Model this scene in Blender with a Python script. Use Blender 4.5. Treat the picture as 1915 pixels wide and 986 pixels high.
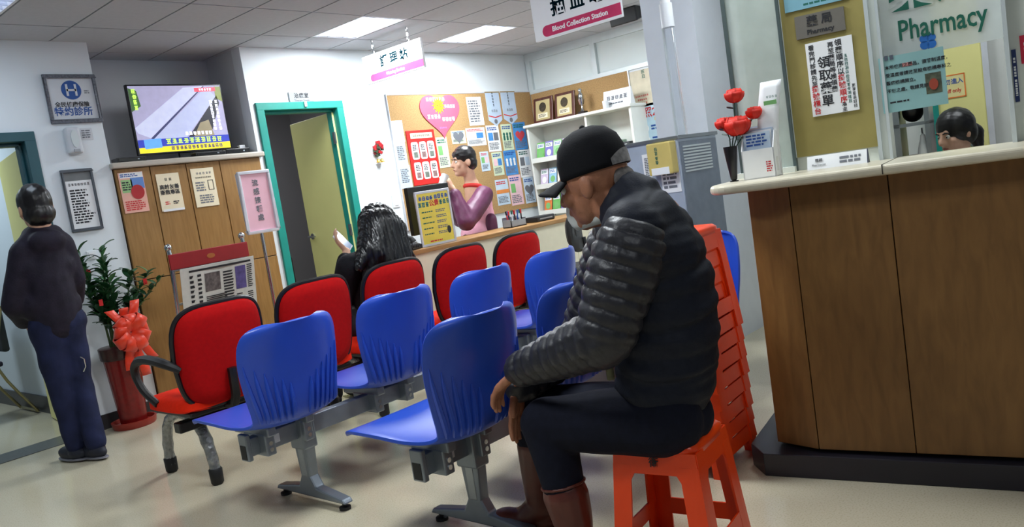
import bpy, bmesh, math, random
from mathutils import Vector, Matrix
random.seed(7)
for _o in list(bpy.data.objects): bpy.data.objects.remove(_o, do_unlink=True)
sc = bpy.context.scene
COL = sc.collection
PI = math.pi
# ------------------------------------------------------------------ camera
FPX, CXP, CYP, CAMH = 1500.0, 957.5, 493.0, 1.2
PIT, ROL, YAW = math.radians(5.6), math.radians(-8.7), math.radians(48)
def _m3(a): return Matrix(a)
_Y = _m3(((math.cos(YAW), -math.sin(YAW), 0), (math.sin(YAW), math.cos(YAW), 0), (0, 0, 1)))
_W = _m3(((1, 0, 0), (0, 0, -1), (0, 1, 0)))
_P = _m3(((1, 0, 0), (0, math.cos(PIT), -math.sin(PIT)), (0, math.sin(PIT), math.cos(PIT))))
_R = _m3(((math.cos(ROL), -math.sin(ROL), 0), (math.sin(ROL), math.cos(ROL), 0), (0, 0, 1)))
MC = _R @ _P @ _W @ _Y
cd = bpy.data.cameras.new('camera'); cam = bpy.data.objects.new('camera', cd); COL.objects.link(cam)
cd.sensor_width = 36.0; cd.lens = 36.0 * FPX / 1915.0; cd.clip_start = 0.05; cd.clip_end = 60
_r0, _r1, _r2 = MC[0], MC[1], MC[2]
cam.matrix_world = Matrix(((_r0[0], -_r1[0], -_r2[0], 0), (_r0[1], -_r1[1], -_r2[1], 0), (_r0[2], -_r1[2], -_r2[2], CAMH), (0, 0, 0, 1)))
sc.camera = cam
def ray(px, py): return MC.transposed() @ Vector(((px - CXP) / FPX, (py - CYP) / FPX, 1.0))
def onZ(px, py, z=0.0):
    d = ray(px, py); t = (z - CAMH) / d.z; return Vector((d.x * t, d.y * t, z))
def onY(px, py, Y):
    d = ray(px, py); t = Y / d.y; return Vector((d.x * t, Y, CAMH + d.z * t))
def onX(px, py, X):
    d = ray(px, py); t = X / d.x; return Vector((X, d.y * t, CAMH + d.z * t))
# ------------------------------------------------------------------ world, exposure
w = bpy.data.worlds.new('world'); sc.world = w; w.use_nodes = True
w.node_tree.nodes['Background'].inputs[0].default_value = (0.50, 0.58, 0.72, 1)
w.node_tree.nodes['Background'].inputs[1].default_value = 0.20
sc.view_settings.view_transform = 'Standard'; sc.view_settings.look = 'None'
sc.view_settings.gamma = 1; sc.view_settings.use_curve_mapping = False
sc.view_settings.exposure = 0.0
sc.cycles.use_denoising = True
sc.cycles.max_bounces = 8
sc.cycles.sample_clamp_indirect = 4.0
CEIL = 2.56
def area_light(name, loc, sx, sy, power, col=(0.91, 0.97, 1.0)):
    l = bpy.data.lights.new(name, 'AREA'); l.shape = 'RECTANGLE'; l.size = sx; l.size_y = sy; l.energy = power; l.color = col
    o = bpy.data.objects.new(name, l); COL.objects.link(o); o.location = loc
    return o
# fluorescent troffers: first three in view, the rest added unseen as fill light (x0, y0, x1, y1, watts)
_cell = lambda i, j, pw: (3.90 + i * .44, 4.58 + j * .66, 3.90 + i * .44 + .44, 4.58 + j * .66 + .66, pw)
TROFFERS = [_cell(0, 0, 42), _cell(3, 0, 46), _cell(-6, 0, 6), _cell(-4, -4, 36), _cell(-8, -4, 26), _cell(0, -5, 18),
            _cell(-3, -6, 11), _cell(-8, -8, 12), _cell(4, -3, 34)]
for _i, (x0, y0, x1, y1, pw) in enumerate(TROFFERS):
    area_light('fluorescent_light', ((x0 + x1) / 2, (y0 + y1) / 2, CEIL - 0.005), x1 - x0 - .06, y1 - y0 - .06, pw, (0.72, 0.86, 1.0) if _i == 2 else (0.91, 0.97, 1.0))
area_light('treatment_room_fill', (4.0, 7.2, CEIL - .01), .6, .6, 13)  # added unseen fill that lightens the grey room past the door
area_light('side_room_fill', (1.2, 7.2, CEIL - .01), .6, .6, 26, (0.75, 0.9, 1.0))  # added unseen cool fill to brighten the side room and its door leaf
area_light('dispensary_fill', (4.3, .4, CEIL - .01), .6, .6, 12)  # added unseen fill for the interior behind the pharmacy window
# ------------------------------------------------------------------ materials
def lin(c):
    return tuple(((v / 255.0) / 12.92 if v / 255.0 <= 0.04045 else ((v / 255.0 + 0.055) / 1.055) ** 2.4) for v in c[:3])
MATS = {}
def M(name, rgb, rough=0.5, metal=0.0, var=0.06, scale=12.0, bump=0.0, bscale=None, emit=0.0, trans=0.0, alpha=1.0, coat=0.0, spec=0.5, sheen=0.0):
    """procedural material: base colour with a soft noise variation, optional fine relief"""
    if name in MATS: return MATS[name]
    m = bpy.data.materials.new(name); m.use_nodes = True; nt = m.node_tree; b = nt.nodes['Principled BSDF']
    c = lin(rgb)
    tc = nt.nodes.new('ShaderNodeTexCoord'); nz = nt.nodes.new('ShaderNodeTexNoise'); nz.inputs['Scale'].default_value = scale
    nz.inputs['Detail'].default_value = 3; nt.links.new(tc.outputs['Object'], nz.inputs['Vector'])
    rp = nt.nodes.new('ShaderNodeValToRGB'); rp.color_ramp.elements[0].position = 0.3; rp.color_ramp.elements[1].position = 0.7
    rp.color_ramp.elements[0].color = tuple(max(0, v * (1 - var)) for v in c) + (1,)
    rp.color_ramp.elements[1].color = tuple(min(1, v * (1 + var)) for v in c) + (1,)
    nt.links.new(nz.outputs['Fac'], rp.inputs['Fac']); nt.links.new(rp.outputs['Color'], b.inputs['Base Color'])
    b.inputs['Roughness'].default_value = rough; b.inputs['Metallic'].default_value = metal
    b.inputs['Specular IOR Level'].default_value = spec
    if coat: b.inputs['Coat Weight'].default_value = coat
    if sheen: b.inputs['Sheen Weight'].default_value = sheen
    if trans: b.inputs['Transmission Weight'].default_value = trans
    if alpha < 1: b.inputs['Alpha'].default_value = alpha
    if emit:
        nt.links.new(rp.outputs['Color'], b.inputs['Emission Color']); b.inputs['Emission Strength'].default_value = emit
    if bump:
        n2 = nt.nodes.new('ShaderNodeTexNoise'); n2.inputs['Scale'].default_value = bscale or scale * 8; n2.inputs['Detail'].default_value = 4
        nt.links.new(tc.outputs['Object'], n2.inputs['Vector'])
        bp = nt.nodes.new('ShaderNodeBump'); bp.inputs['Strength'].default_value = bump; bp.inputs['Distance'].default_value = 0.01
        nt.links.new(n2.outputs['Fac'], bp.inputs['Height']); nt.links.new(bp.outputs['Normal'], b.inputs['Normal'])
    MATS[name] = m; return m
def wood(name, rgb, rgb2, rough=0.45, stretch=(9, 9, 0.9)):
    if name in MATS: return MATS[name]
    m = bpy.data.materials.new(name); m.use_nodes = True; nt = m.node_tree; b = nt.nodes['Principled BSDF']
    tc = nt.nodes.new('ShaderNodeTexCoord'); mp = nt.nodes.new('ShaderNodeMapping'); mp.inputs['Scale'].default_value = stretch
    nz = nt.nodes.new('ShaderNodeTexNoise'); nz.inputs['Scale'].default_value = 5; nz.inputs['Detail'].default_value = 6; nz.inputs['Distortion'].default_value = 0.6
    rp = nt.nodes.new('ShaderNodeValToRGB'); rp.color_ramp.elements[0].position = .3; rp.color_ramp.elements[1].position = .72
    rp.color_ramp.elements[0].color = lin(rgb2) + (1,); rp.color_ramp.elements[1].color = lin(rgb) + (1,)
    nt.links.new(tc.outputs['Object'], mp.inputs['Vector']); nt.links.new(mp.outputs['Vector'], nz.inputs['Vector'])
    nt.links.new(nz.outputs['Fac'], rp.inputs['Fac']); nt.links.new(rp.outputs['Color'], b.inputs['Base Color'])
    b.inputs['Roughness'].default_value = rough
    MATS[name] = m; return m
# ------------------------------------------------------------------ mesh builder
class MB:
    def __init__(s): s.v = []; s.f = []; s.mi = []; s.cur = 0
    def add(s, vs, fs):
        o = len(s.v); s.v += [tuple(x) for x in vs]; s.f += [tuple(i + o for i in f) for f in fs]; s.mi += [s.cur] * len(fs); return s
    def box(s, x0, x1, y0, y1, z0, z1):
        return s.add([(x0, y0, z0), (x1, y0, z0), (x1, y1, z0), (x0, y1, z0), (x0, y0, z1), (x1, y0, z1), (x1, y1, z1), (x0, y1, z1)],
                     [(0, 3, 2, 1), (4, 5, 6, 7), (0, 1, 5, 4), (1, 2, 6, 5), (2, 3, 7, 6), (3, 0, 4, 7)])
    def quad(s, a, b, c, d): return s.add([a, b, c, d], [(0, 1, 2, 3)])
    def prism(s, poly, z0, z1):
        n = len(poly)
        return s.add([(x, y, z0) for x, y in poly] + [(x, y, z1) for x, y in poly],
                     [tuple(range(n - 1, -1, -1)), tuple(range(n, 2 * n))] + [(i, (i + 1) % n, n + (i + 1) % n, n + i) for i in range(n)])
    def prism_y(s, poly, y0, y1):      # polygon in xz, extruded along y
        n = len(poly)
        return s.add([(x, y0, z) for x, z in poly] + [(x, y1, z) for x, z in poly],
                     [tuple(range(n)), tuple(range(2 * n - 1, n - 1, -1))] + [(i, n + i, n + (i + 1) % n, (i + 1) % n) for i in range(n)])
    def prism_x(s, poly, x0, x1):      # polygon in yz, extruded along x
        n = len(poly)
        return s.add([(x0, y, z) for y, z in poly] + [(x1, y, z) for y, z in poly],
                     [tuple(range(n - 1, -1, -1)), tuple(range(n, 2 * n))] + [(i, (i + 1) % n, n + (i + 1) % n, n + i) for i in range(n)])
    def tube(s, pts, r, n=8, caps=True):
        pts = [Vector(p) for p in pts]; R = r if isinstance(r, (list, tuple)) else [r] * len(pts)
        up = None; rings = []
        for i, p in enumerate(pts):
            t = (pts[min(i + 1, len(pts) - 1)] - pts[max(i - 1, 0)])
            t = t.normalized() if t.length > 1e-9 else Vector((0, 0, 1))
            if up is None:
                up = t.orthogonal().normalized()
            up = (up - t * up.dot(t)); up = up.normalized() if up.length > 1e-6 else t.orthogonal().normalized()
            sd = t.cross(up)
            rings.append([p + (up * math.cos(2 * PI * k / n) + sd * math.sin(2 * PI * k / n)) * R[i] for k in range(n)])
        vs = [v for rg in rings for v in rg]; fs = []
        for i in range(len(pts) - 1):
            for k in range(n):
                a = i * n + k; b_ = i * n + (k + 1) % n; fs.append((a, b_, b_ + n, a + n))
        if caps:
            fs.append(tuple(range(n - 1, -1, -1))); o = (len(pts) - 1) * n; fs.append(tuple(range(o, o + n)))
        return s.add(vs, fs)
    def lathe(s, prof, n=16, c=(0, 0, 0)):
        vs = []; fs = []
        for r, z in prof:
            for k in range(n): a = 2 * PI * k / n; vs.append((c[0] + r * math.cos(a), c[1] + r * math.sin(a), c[2] + z))
        for i in range(len(prof) - 1):
            for k in range(n):
                a = i * n + k; b_ = i * n + (k + 1) % n; fs.append((a, b_, b_ + n, a + n))
        fs.append(tuple(range(n - 1, -1, -1))); o = (len(prof) - 1) * n; fs.append(tuple(range(o, o + n)))
        return s.add(vs, fs)
    def grid(s, fn, nu, nv, close_u=False):
        vs = [fn(i / nu, j / nv) for j in range(nv + 1) for i in range(nu + 1)]
        fs = [(j * (nu + 1) + i, j * (nu + 1) + i + 1, (j + 1) * (nu + 1) + i + 1, (j + 1) * (nu + 1) + i) for j in range(nv) for i in range(nu)]
        return s.add(vs, fs)
    def ball(s, c, r, n=10, m=7, sc_=(1, 1, 1)):
        pr = [(math.sin(PI * j / m), -math.cos(PI * j / m)) for j in range(m + 1)]
        vs = []; fs = []
        for a, z in pr:
            for k in range(n):
                t = 2 * PI * k / n; vs.append((c[0] + r * sc_[0] * a * math.cos(t), c[1] + r * sc_[1] * a * math.sin(t), c[2] + r * sc_[2] * z))
        for i in range(m):
            for k in range(n):
                a = i * n + k; b_ = i * n + (k + 1) % n; fs.append((a, b_, b_ + n, a + n))
        return s.add(vs, fs)
    def xf(s, mat, start=0):
        s.v = s.v[:start] + [tuple(mat @ Vector(p)) for p in s.v[start:]]; return s
    def mesh(s, name):
        me = bpy.data.meshes.new(name); me.from_pydata(s.v, [], s.f); me.update(); return me
    def build(s, name, mat, parent=None, smooth=False, bevel=0.0, solid=0.0, sub=0, seg=2, angle=40):
        me = s.mesh(name)
        for m_ in (mat if isinstance(mat, (list, tuple)) else [mat]): me.materials.append(m_)
        for p_, k in zip(me.polygons, s.mi): p_.material_index = k
        bm = bmesh.new(); bm.from_mesh(me); bmesh.ops.remove_doubles(bm, verts=bm.verts, dist=1e-6)
        bmesh.ops.recalc_face_normals(bm, faces=bm.faces); bm.to_mesh(me); bm.free()
        o = bpy.data.objects.new(name, me); COL.objects.link(o)
        if parent is not None: o.parent = parent
        if smooth:
            me.polygons.foreach_set('use_smooth', [True] * len(me.polygons))
            if angle and not sub:
                try: me.set_sharp_from_angle(angle=math.radians(angle))
                except Exception: pass
        if solid:
            md = o.modifiers.new('thickness', 'SOLIDIFY'); md.thickness = solid; md.offset = 0
        if bevel:
            md = o.modifiers.new('edge', 'BEVEL'); md.width = bevel; md.segments = seg; md.limit_method = 'ANGLE'; md.angle_limit = math.radians(40)
        if sub:
            md = o.modifiers.new('smooth', 'SUBSURF'); md.levels = sub; md.render_levels = sub
        return o
def tag(o, label=None, cat=None, group=None, kind=None):
    if label: o['label'] = label
    if cat: o['category'] = cat
    if group: o['group'] = group
    if kind: o['kind'] = kind
    return o
def thing(name, label, cat, loc=(0, 0, 0), rz=0.0, group=None):
    o = bpy.data.objects.new(name, None); COL.objects.link(o); o.empty_display_size = 0.05
    o.location = loc; o.rotation_euler = (0, 0, rz); return tag(o, label, cat, group)
def copy_tree(o, parent=None):
    c = o.copy(); COL.objects.link(c); c.parent = parent
    for ch in [x for x in bpy.data.objects if x.parent == o]: copy_tree(ch, c)
    return c
def struct(o): o['kind'] = 'structure'; return o
# lettering: text curve -> mesh in the local xz plane (facing -y), thin
_tcache = {}
def text(name, body, size, mat, parent, loc=(0, 0, 0), rot=(PI / 2, 0, 0), bold=0.0, ext=0.0008, align='CENTER', sx=1.0, spacing=1.0, line=1.0, shear=0.0, maxb=.016):
    bold = min(bold, maxb * size); line = line if '\n' not in body else max(line, 1.05)
    key = (body, round(size, 4), round(bold, 5), ext, align, spacing, line, shear)
    me = _tcache.get(key)
    if me is None:
        c = bpy.data.curves.new('lettering', 'FONT'); c.body = body; c.size = size; c.align_x = align; c.align_y = 'CENTER'
        c.resolution_u = 2; c.extrude = ext; c.offset = bold; c.space_character = spacing; c.space_line = line; c.shear = shear
        t = bpy.data.objects.new('lettering_curve', c); COL.objects.link(t)
        dg = bpy.context.evaluated_depsgraph_get(); me = bpy.data.meshes.new_from_object(t.evaluated_get(dg))
        bpy.data.objects.remove(t, do_unlink=True); bpy.data.curves.remove(c)
        _tcache[key] = me
    me = me.copy(); me.materials.clear(); me.materials.append(mat); me.name = name
    o = bpy.data.objects.new(name, me); COL.objects.link(o); o.parent = parent; o.location = loc; o.rotation_euler = rot; o.scale = (sx, 1, 1)
    return o
def dashes(mb, x0, x1, z0, z1, rows, y, fill=0.75, rnd=random, vertical=False, gap=0.4):
    """tiny illegible print: rows of short strokes in the xz plane at depth y"""
    if vertical:
        pw = (x1 - x0) / rows
        for r in range(rows):
            xx = x0 + r * pw; z = z1
            while z > z0:
                l = min(pw * rnd.uniform(.5, .95), z - z0)
                if rnd.random() < fill: mb.quad((xx + pw * .15, y, z - l), (xx + pw * .85, y, z - l), (xx + pw * .85, y, z), (xx + pw * .15, y, z))
                z -= l * 1.35
        return mb
    ph = (z1 - z0) / rows
    for r in range(rows):
        zz = z1 - (r + 1) * ph; x = x0; end = x0 + (x1 - x0) * rnd.uniform(fill, 1)
        while x < end:
            l = min(ph * rnd.uniform(.5, 2.2), end - x)
            mb.quad((x, y, zz + ph * gap * .5), (x + l, y, zz + ph * gap * .5), (x + l, y, zz + ph * (1 - gap * .5)), (x, y, zz + ph * (1 - gap * .5)))
            x += l + ph * .3
    return mb

def glyphs(parent, mat, x, z, size, n, y, vertical=False, seed=1, name='small_print', pitch=1.1, weight=.13):
    """row (or column) of blurred, unreadable square characters centred at x, z"""
    r = random.Random(seed); m = MB(); w_ = size * weight
    for k in range(n):
        o = (k - (n - 1) / 2) * size * pitch; cx, cz = (x, z - o) if vertical else (x + o, z)
        for q in range(3):
            zz = cz + size * (.36 - .36 * q) * r.uniform(.8, 1.1); l = size * r.uniform(.28, .46); m.quad((cx - l, y, zz - w_ / 2), (cx + l, y, zz - w_ / 2), (cx + l, y, zz + w_ / 2), (cx - l, y, zz + w_ / 2))
        for q in range(2):
            xx = cx + size * (r.uniform(-.35, .0) if q == 0 else r.uniform(0, .35)); l = size * r.uniform(.25, .46); m.quad((xx - w_ / 2, y - .0002, cz - l), (xx + w_ / 2, y - .0002, cz - l), (xx + w_ / 2, y - .0002, cz + l), (xx - w_ / 2, y - .0002, cz + l))
    return m.build(name, mat, parent)
# ================================================================== SETTING
YB, XP = 5.62, 6.95          # wall with the treatment-room door; partition of the nursing station
m_wall = M('wall_paint', (226, 233, 238), .6, var=.02, scale=3, bump=.02)
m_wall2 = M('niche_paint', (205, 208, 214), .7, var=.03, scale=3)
m_floor = None
def floor_material():
    m = bpy.data.materials.new('terrazzo_floor'); m.use_nodes = True; nt = m.node_tree; b = nt.nodes['Principled BSDF']
    tc = nt.nodes.new('ShaderNodeTexCoord')
    n1 = nt.nodes.new('ShaderNodeTexNoise'); n1.inputs['Scale'].default_value = 1.3; n1.inputs['Detail'].default_value = 4
    r1 = nt.nodes.new('ShaderNodeValToRGB'); r1.color_ramp.elements[0].color = lin((196, 186, 158)) + (1,); r1.color_ramp.elements[1].color = lin((216, 208, 186)) + (1,)
    n2 = nt.nodes.new('ShaderNodeTexNoise'); n2.inputs['Scale'].default_value = 160; n2.inputs['Detail'].default_value = 2
    r2 = nt.nodes.new('ShaderNodeValToRGB'); r2.color_ramp.elements[0].position = .36; r2.color_ramp.elements[1].position = .5
    r2.color_ramp.elements[0].color = (.78, .76, .7, 1); r2.color_ramp.elements[1].color = (1, 1, 1, 1)
    mx = nt.nodes.new('ShaderNodeMix'); mx.data_type = 'RGBA'; mx.blend_type = 'MULTIPLY'; mx.inputs[0].default_value = .6
    for n in (n1, n2): nt.links.new(tc.outputs['Object'], n.inputs['Vector'])
    nt.links.new(n1.outputs['Fac'], r1.inputs['Fac']); nt.links.new(n2.outputs['Fac'], r2.inputs['Fac'])
    nt.links.new(r1.outputs['Color'], mx.inputs[6]); nt.links.new(r2.outputs['Color'], mx.inputs[7]); nt.links.new(mx.outputs[2], b.inputs['Base Color'])
    b.inputs['Roughness'].default_value = .16; b.inputs['Specular IOR Level'].default_value = .5
    return m
fl = MB().box(-3, 9.2, -3, 10.2, -.1, 0).build('floor', floor_material()); struct(fl)
m_joint = M('tile_joint', (150, 142, 120), .5, var=.05)
m_base = M('dark_baseboard', (46, 44, 46), .4, var=.05)
m_strip = M('granite_threshold', (92, 96, 96), .3, var=.15, scale=60)
struct(MB().box(.2, 1.9, 5.58, 5.84, 0, .004).build('trim_1', m_strip))
# ceiling: slab above, separate panels with recessed joints
m_slab = M('ceiling_joint', (34, 35, 40), .9)
m_panel = M('ceiling_panel', (184, 187, 193), .9, var=.03, scale=30, bump=.15, bscale=180)
PX, PY = .44, .66
ceil = MB().box(-3, 9.2, -3, 10.2, CEIL + .13, CEIL + .2).build('ceiling', m_slab); struct(ceil)
X0, Y0 = 3.90, 4.58
def in_troffer(cx, cy): return any(a < cx < c and b < cy < d for a, b, c, d, e in TROFFERS)
pm = MB().box(.006, PX - .006, .006, PY - .006, 0, .02).mesh('ceiling_panel'); pm.materials.append(m_panel)
nearp, farp = [], MB()
for i in range(-15, 12):
    for j in range(-12, 9):
        x, y = X0 + i * PX, Y0 + j * PY
        if not (-3 < x and x + PX < 9.3 and -3 < y and y + PY < 10): continue
        if in_troffer(x + PX / 2, y + PY / 2): continue
        d = MC @ (Vector((x + PX / 2, y + PY / 2, CEIL - CAMH)))
        u, v = (d.x / d.z * FPX + CXP, d.y / d.z * FPX + CYP) if d.z > .2 else (-9999, -9999)
        if -150 < u < 2060 and -150 < v < 400 and y + PY / 2 < 6.3:
            o = bpy.data.objects.new('ceiling_tile', pm); COL.objects.link(o); o.location = (x, y, CEIL); o.parent = ceil
        else: farp.box(x + .004, x + PX - .004, y + .004, y + PY - .004, CEIL, CEIL + .02)
o = farp.build('ceiling_tile_field', m_panel, ceil); o['kind'] = 'stuff'
# light fittings
m_tube = M('lamp_tube', (246, 250, 255), .4, emit=14.0, var=0)
m_tubedim = M('lamp_tube_soft', (225, 235, 255), .4, emit=3.0, var=0)
m_troff = M('troffer_white', (228, 230, 234), .4, var=.01)
m_louver = M('louver_aluminium', (200, 205, 215), .25, metal=.7, var=.03)
for k, (x0, y0, x1, y1, pw) in enumerate(TROFFERS):
    lab = ['bright fluorescent ceiling light above the nursing station sign', 'bright fluorescent ceiling light behind the blood collection sign', 'fluorescent ceiling light with louvers above the standing man'][k] if k < 3 else 'unseen fluorescent ceiling light added ' + ['above the seated old man', 'over the open floor left of the blue seats', 'over the dispensary behind the pharmacy window', 'directly above the pharmacy counter', 'over the empty floor facing the counter', 'behind the pillar near the partition'][k - 3]
    t = thing('ceiling_light', lab, 'ceiling light', (x0, y0, CEIL), group='fluorescent lights in the panel ceiling')
    W_, L_ = x1 - x0, y1 - y0
    h = MB().box(.005, W_ - .005, .005, L_ - .005, .085, .095)
    h.box(.005, .02, .005, L_ - .005, 0, .09).box(W_ - .02, W_ - .005, .005, L_ - .005, 0, .09).box(.02, W_ - .02, .005, .02, 0, .09).box(.02, W_ - .02, L_ - .02, L_ - .005, 0, .09)
    h.build('housing', m_troff, t)
    for q in range(3):
        xx = W_ * (q + .5) / 3
        MB().tube([(xx, .03, .055), (xx, L_ - .03, .055)], .016, 10).build('tube', m_tube if k < 2 else m_tubedim, t, smooth=True)
    for q in range(8):
        yy = L_ * (q + .5) / 8
        MB().box(.02, W_ - .02, yy - .002, yy + .002, .002, .035).build('louver_blade', m_louver, t)
    for q in range(2):
        xx = W_ * (q + 1) / 3
        MB().box(xx - .002, xx + .002, .02, L_ - .02, .002, .035).build('louver_divider', m_louver, t)
# back wall with the door openings and the cabinet niche
DX0, DX1, DH = 3.60, 4.33, 2.07
T = .12
for bx in ((-1.2, .95, 0, CEIL), (.95, 1.88, 1.93, CEIL), (1.88, 2.37, 0, CEIL), (3.50, DX0, 0, CEIL), (DX0, DX1, DH, CEIL), (DX1, XP, 0, CEIL)):
    struct(MB().box(bx[0], bx[1], YB, YB + T, bx[2], bx[3]).build('wall_back', m_wall))
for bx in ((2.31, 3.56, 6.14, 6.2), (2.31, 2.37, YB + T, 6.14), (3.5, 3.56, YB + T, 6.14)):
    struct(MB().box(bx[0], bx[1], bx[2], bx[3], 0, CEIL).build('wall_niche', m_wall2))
struct(MB().box(1.9, 2.365, YB - .012, YB, 0, .1).build('baseboard_back', m_base))
# partition of the nursing station (x = XP) with frosted upper lights
m_alu = M('aluminium_frame', (205, 214, 216), .35, metal=.2, var=.03)
m_frost = M('frosted_glass', (216, 226, 226), .5, var=.03, scale=2)
struct(MB().box(XP, XP + .08, -.2, YB + T, 0, 2.14).box(XP, XP + .08, -.2, YB + T, 2.5, CEIL).build('wall_right', m_wall))
wn = MB(); wn.box(XP - .015, XP + .06, -.2, YB, 2.13, 2.17).box(XP - .015, XP + .06, -.2, YB, 2.48, CEIL)
for y in (5.58, 4.72, 3.86, 3.0, 2.1): wn.box(XP - .016, XP + .06, y - .03, y + .03, 2.17, 2.49)
wf = wn.build('window_1', m_alu); struct(wf)
ys = (5.58, 4.72, 3.86, 3.0, 2.1)
for a, b_ in zip(ys, ys[1:]): MB().box(XP + .02, XP + .026, b_ + .03, a - .03, 2.17, 2.48).build('pane', m_frost, wf)
# treatment room behind the open door
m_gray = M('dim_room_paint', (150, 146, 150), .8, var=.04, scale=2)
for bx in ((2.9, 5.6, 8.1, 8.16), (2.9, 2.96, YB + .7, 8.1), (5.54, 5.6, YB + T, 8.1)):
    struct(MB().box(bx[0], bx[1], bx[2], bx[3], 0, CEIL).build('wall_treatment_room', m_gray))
# side room behind the doorway near the standing man
m_side = M('side_room_paint', (214, 224, 232), .6, var=.03, scale=2)
for bx in ((2.06, 2.14, YB + T, 10), (-1.2, 2.06, 10, 10.06)):
    struct(MB().box(bx[0], bx[1], bx[2], bx[3], 0, CEIL).build('wall_left', m_side))
struct(MB().box(2.045, 2.06, YB + T, 10, 0, .13).build('baseboard_left', m_base))
# door frames
m_teal = M('teal_paint', (22, 138, 126), .4, var=.05)
m_tealdk = M('deep_teal_paint', (34, 82, 92), .4, var=.05)
def door_frame(name, x0, x1, h, m, w_=.055):
    fr = MB().box(x0 - w_, x0 + .012, YB - .02, YB + T + .01, 0, h + w_).box(x1 - .012, x1 + w_, YB - .02, YB + T + .01, 0, h + w_).box(x0 - w_, x1 + w_, YB - .021, YB + T + .01, h - .005, h + w_)
    fr.box(x0 + .012, x0 + .03, YB + .05, YB + T, 0, h).box(x1 - .03, x1 - .012, YB + .05, YB + T, 0, h).box(x0, x1, YB + .05, YB + T, h - .025, h - .005)
    o = fr.build(name, m, bevel=.004); struct(o); return o
d1 = door_frame('door_1', DX0, DX1, DH, m_teal)
d2 = door_frame('door_2', .95, 1.88, 1.93, m_tealdk)
m_yel = M('pale_yellow_door', (228, 222, 148), .45, var=.03, scale=3)
m_chrome = M('chrome', (200, 205, 210), .15, metal=1, var=.02)
m_steel = M('brushed_steel', (150, 156, 162), .35, metal=.9, var=.06)
def leaf(frame, hinge, ang, width, h, lever=True):
    e = bpy.data.objects.new('door_leaf', MB().box(-width, 0, 0, .04, .01, h).mesh('door_leaf')); COL.objects.link(e); e.data.materials.append(m_yel)
    e.parent = frame; e.location = hinge; e.rotation_euler = (0, 0, ang)
    md = e.modifiers.new('edge', 'BEVEL'); md.width = .004; md.segments = 2
    hd = MB(); xx = -width + .07
    for sy in (-1, 1):
        y = -.0 if sy < 0 else .04
        hd.tube([(xx, y, 1.0), (xx, y + sy * .012, 1.0)], .028, 14).tube([(xx, y, 1.0), (xx, y + sy * .05, 1.0)], .01, 8)
        if lever: hd.tube([(xx, y + sy * .05, 1.0), (xx + .03, y + sy * .052, 1.0), (xx + .11, y + sy * .048, .998)], [.010, .010, .007], 8)
        else: hd.ball((xx, y + sy * .05, 1.0), .028)
    hd.build('door_handle', m_chrome, e, smooth=True)
    for z in (.25, h * .5, h - .22): MB().box(-.02, .012, -.012, .0, z - .05, z + .05).build('hinge', m_steel, e)
    return e
leaf(d1, (DX1 - .03, YB + .05, 0), math.radians(-93), .69, DH - .03)
leaf(d2, (1.865, YB + .1, 0), math.radians(-98), .86, 1.9)
# ================================================================== CABINET WALL
m_ink = M('ink_black', (30, 32, 38), .6, var=.02)
m_inkred = M('ink_red', (200, 40, 46), .6, var=.02)
m_inkblue = M('ink_blue', (40, 84, 160), .6, var=.02)
m_inkgray = M('ink_gray', (110, 114, 122), .6, var=.02)
m_inkgreen = M('ink_green', (18, 96, 84), .6, var=.02)
m_paper = M('paper_white', (236, 238, 240), .7, var=.02)
m_cream = M('paper_cream', (238, 226, 196), .7, var=.02)
m_black = M('black_plastic', (22, 22, 25), .35, var=.05)
m_white = M('white_plastic', (228, 232, 236), .4, var=.02)
def rect(pts, Y):
    """wall rectangle (x0, x1, z0, z1) from its four corners seen in the photograph: TL, TR, BR, BL"""
    q = [onY(p[0], p[1], Y) for p in pts]
    return ((q[0].x + q[3].x) / 2, (q[1].x + q[2].x) / 2, (q[2].z + q[3].z) / 2, (q[0].z + q[1].z) / 2)
def rectX(pts, X):
    q = [onX(p[0], p[1], X) for p in pts]
    return ((q[0].y + q[3].y) / 2, (q[1].y + q[2].y) / 2, (q[2].z + q[3].z) / 2, (q[0].z + q[1].z) / 2)
def sheet(name, label, cat, x0, x1, z0, z1, Y, mat, group=None, part='sheet', th=.003):
    """flat sheet on a wall facing -y; local origin at its lower left corner; returns thing, w, h"""
    t = thing(name, label, cat, (x0, Y, z0), 0, group); w_, h_ = x1 - x0, z1 - z0
    MB().box(0, w_, -th, 0, 0, h_).build(part, mat, t); return t, w_, h_
def sheetX(name, label, cat, y0, y1, z0, z1, X, mat, group=None, part='sheet', th=.003):
    t = thing(name, label, cat, (X, y0, z0), -PI / 2, group); w_, h_ = y0 - y1, z1 - z0
    MB().box(0, w_, -th, 0, 0, h_).build(part, mat, t); return t, w_, h_
def plate(t, name, mat, x0, x1, z0, z1, y=-.0035, th=.0006):
    return MB().box(x0, x1, y - th, y, z0, z1).build(name, mat, t)
def printed(t, mat, x0, x1, z0, z1, rows, y=-.0042, fill=.75, vertical=False, name='small_print', seed=1):
    r = random.Random(seed); return dashes(MB(), x0, x1, z0, z1, rows, y, fill, r, vertical).build(name, mat, t)
def ellipse(cx, cz, rx, rz, n=28): return [(cx + rx * math.cos(2 * PI * k / n), cz + rz * math.sin(2 * PI * k / n)) for k in range(n)]
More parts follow.
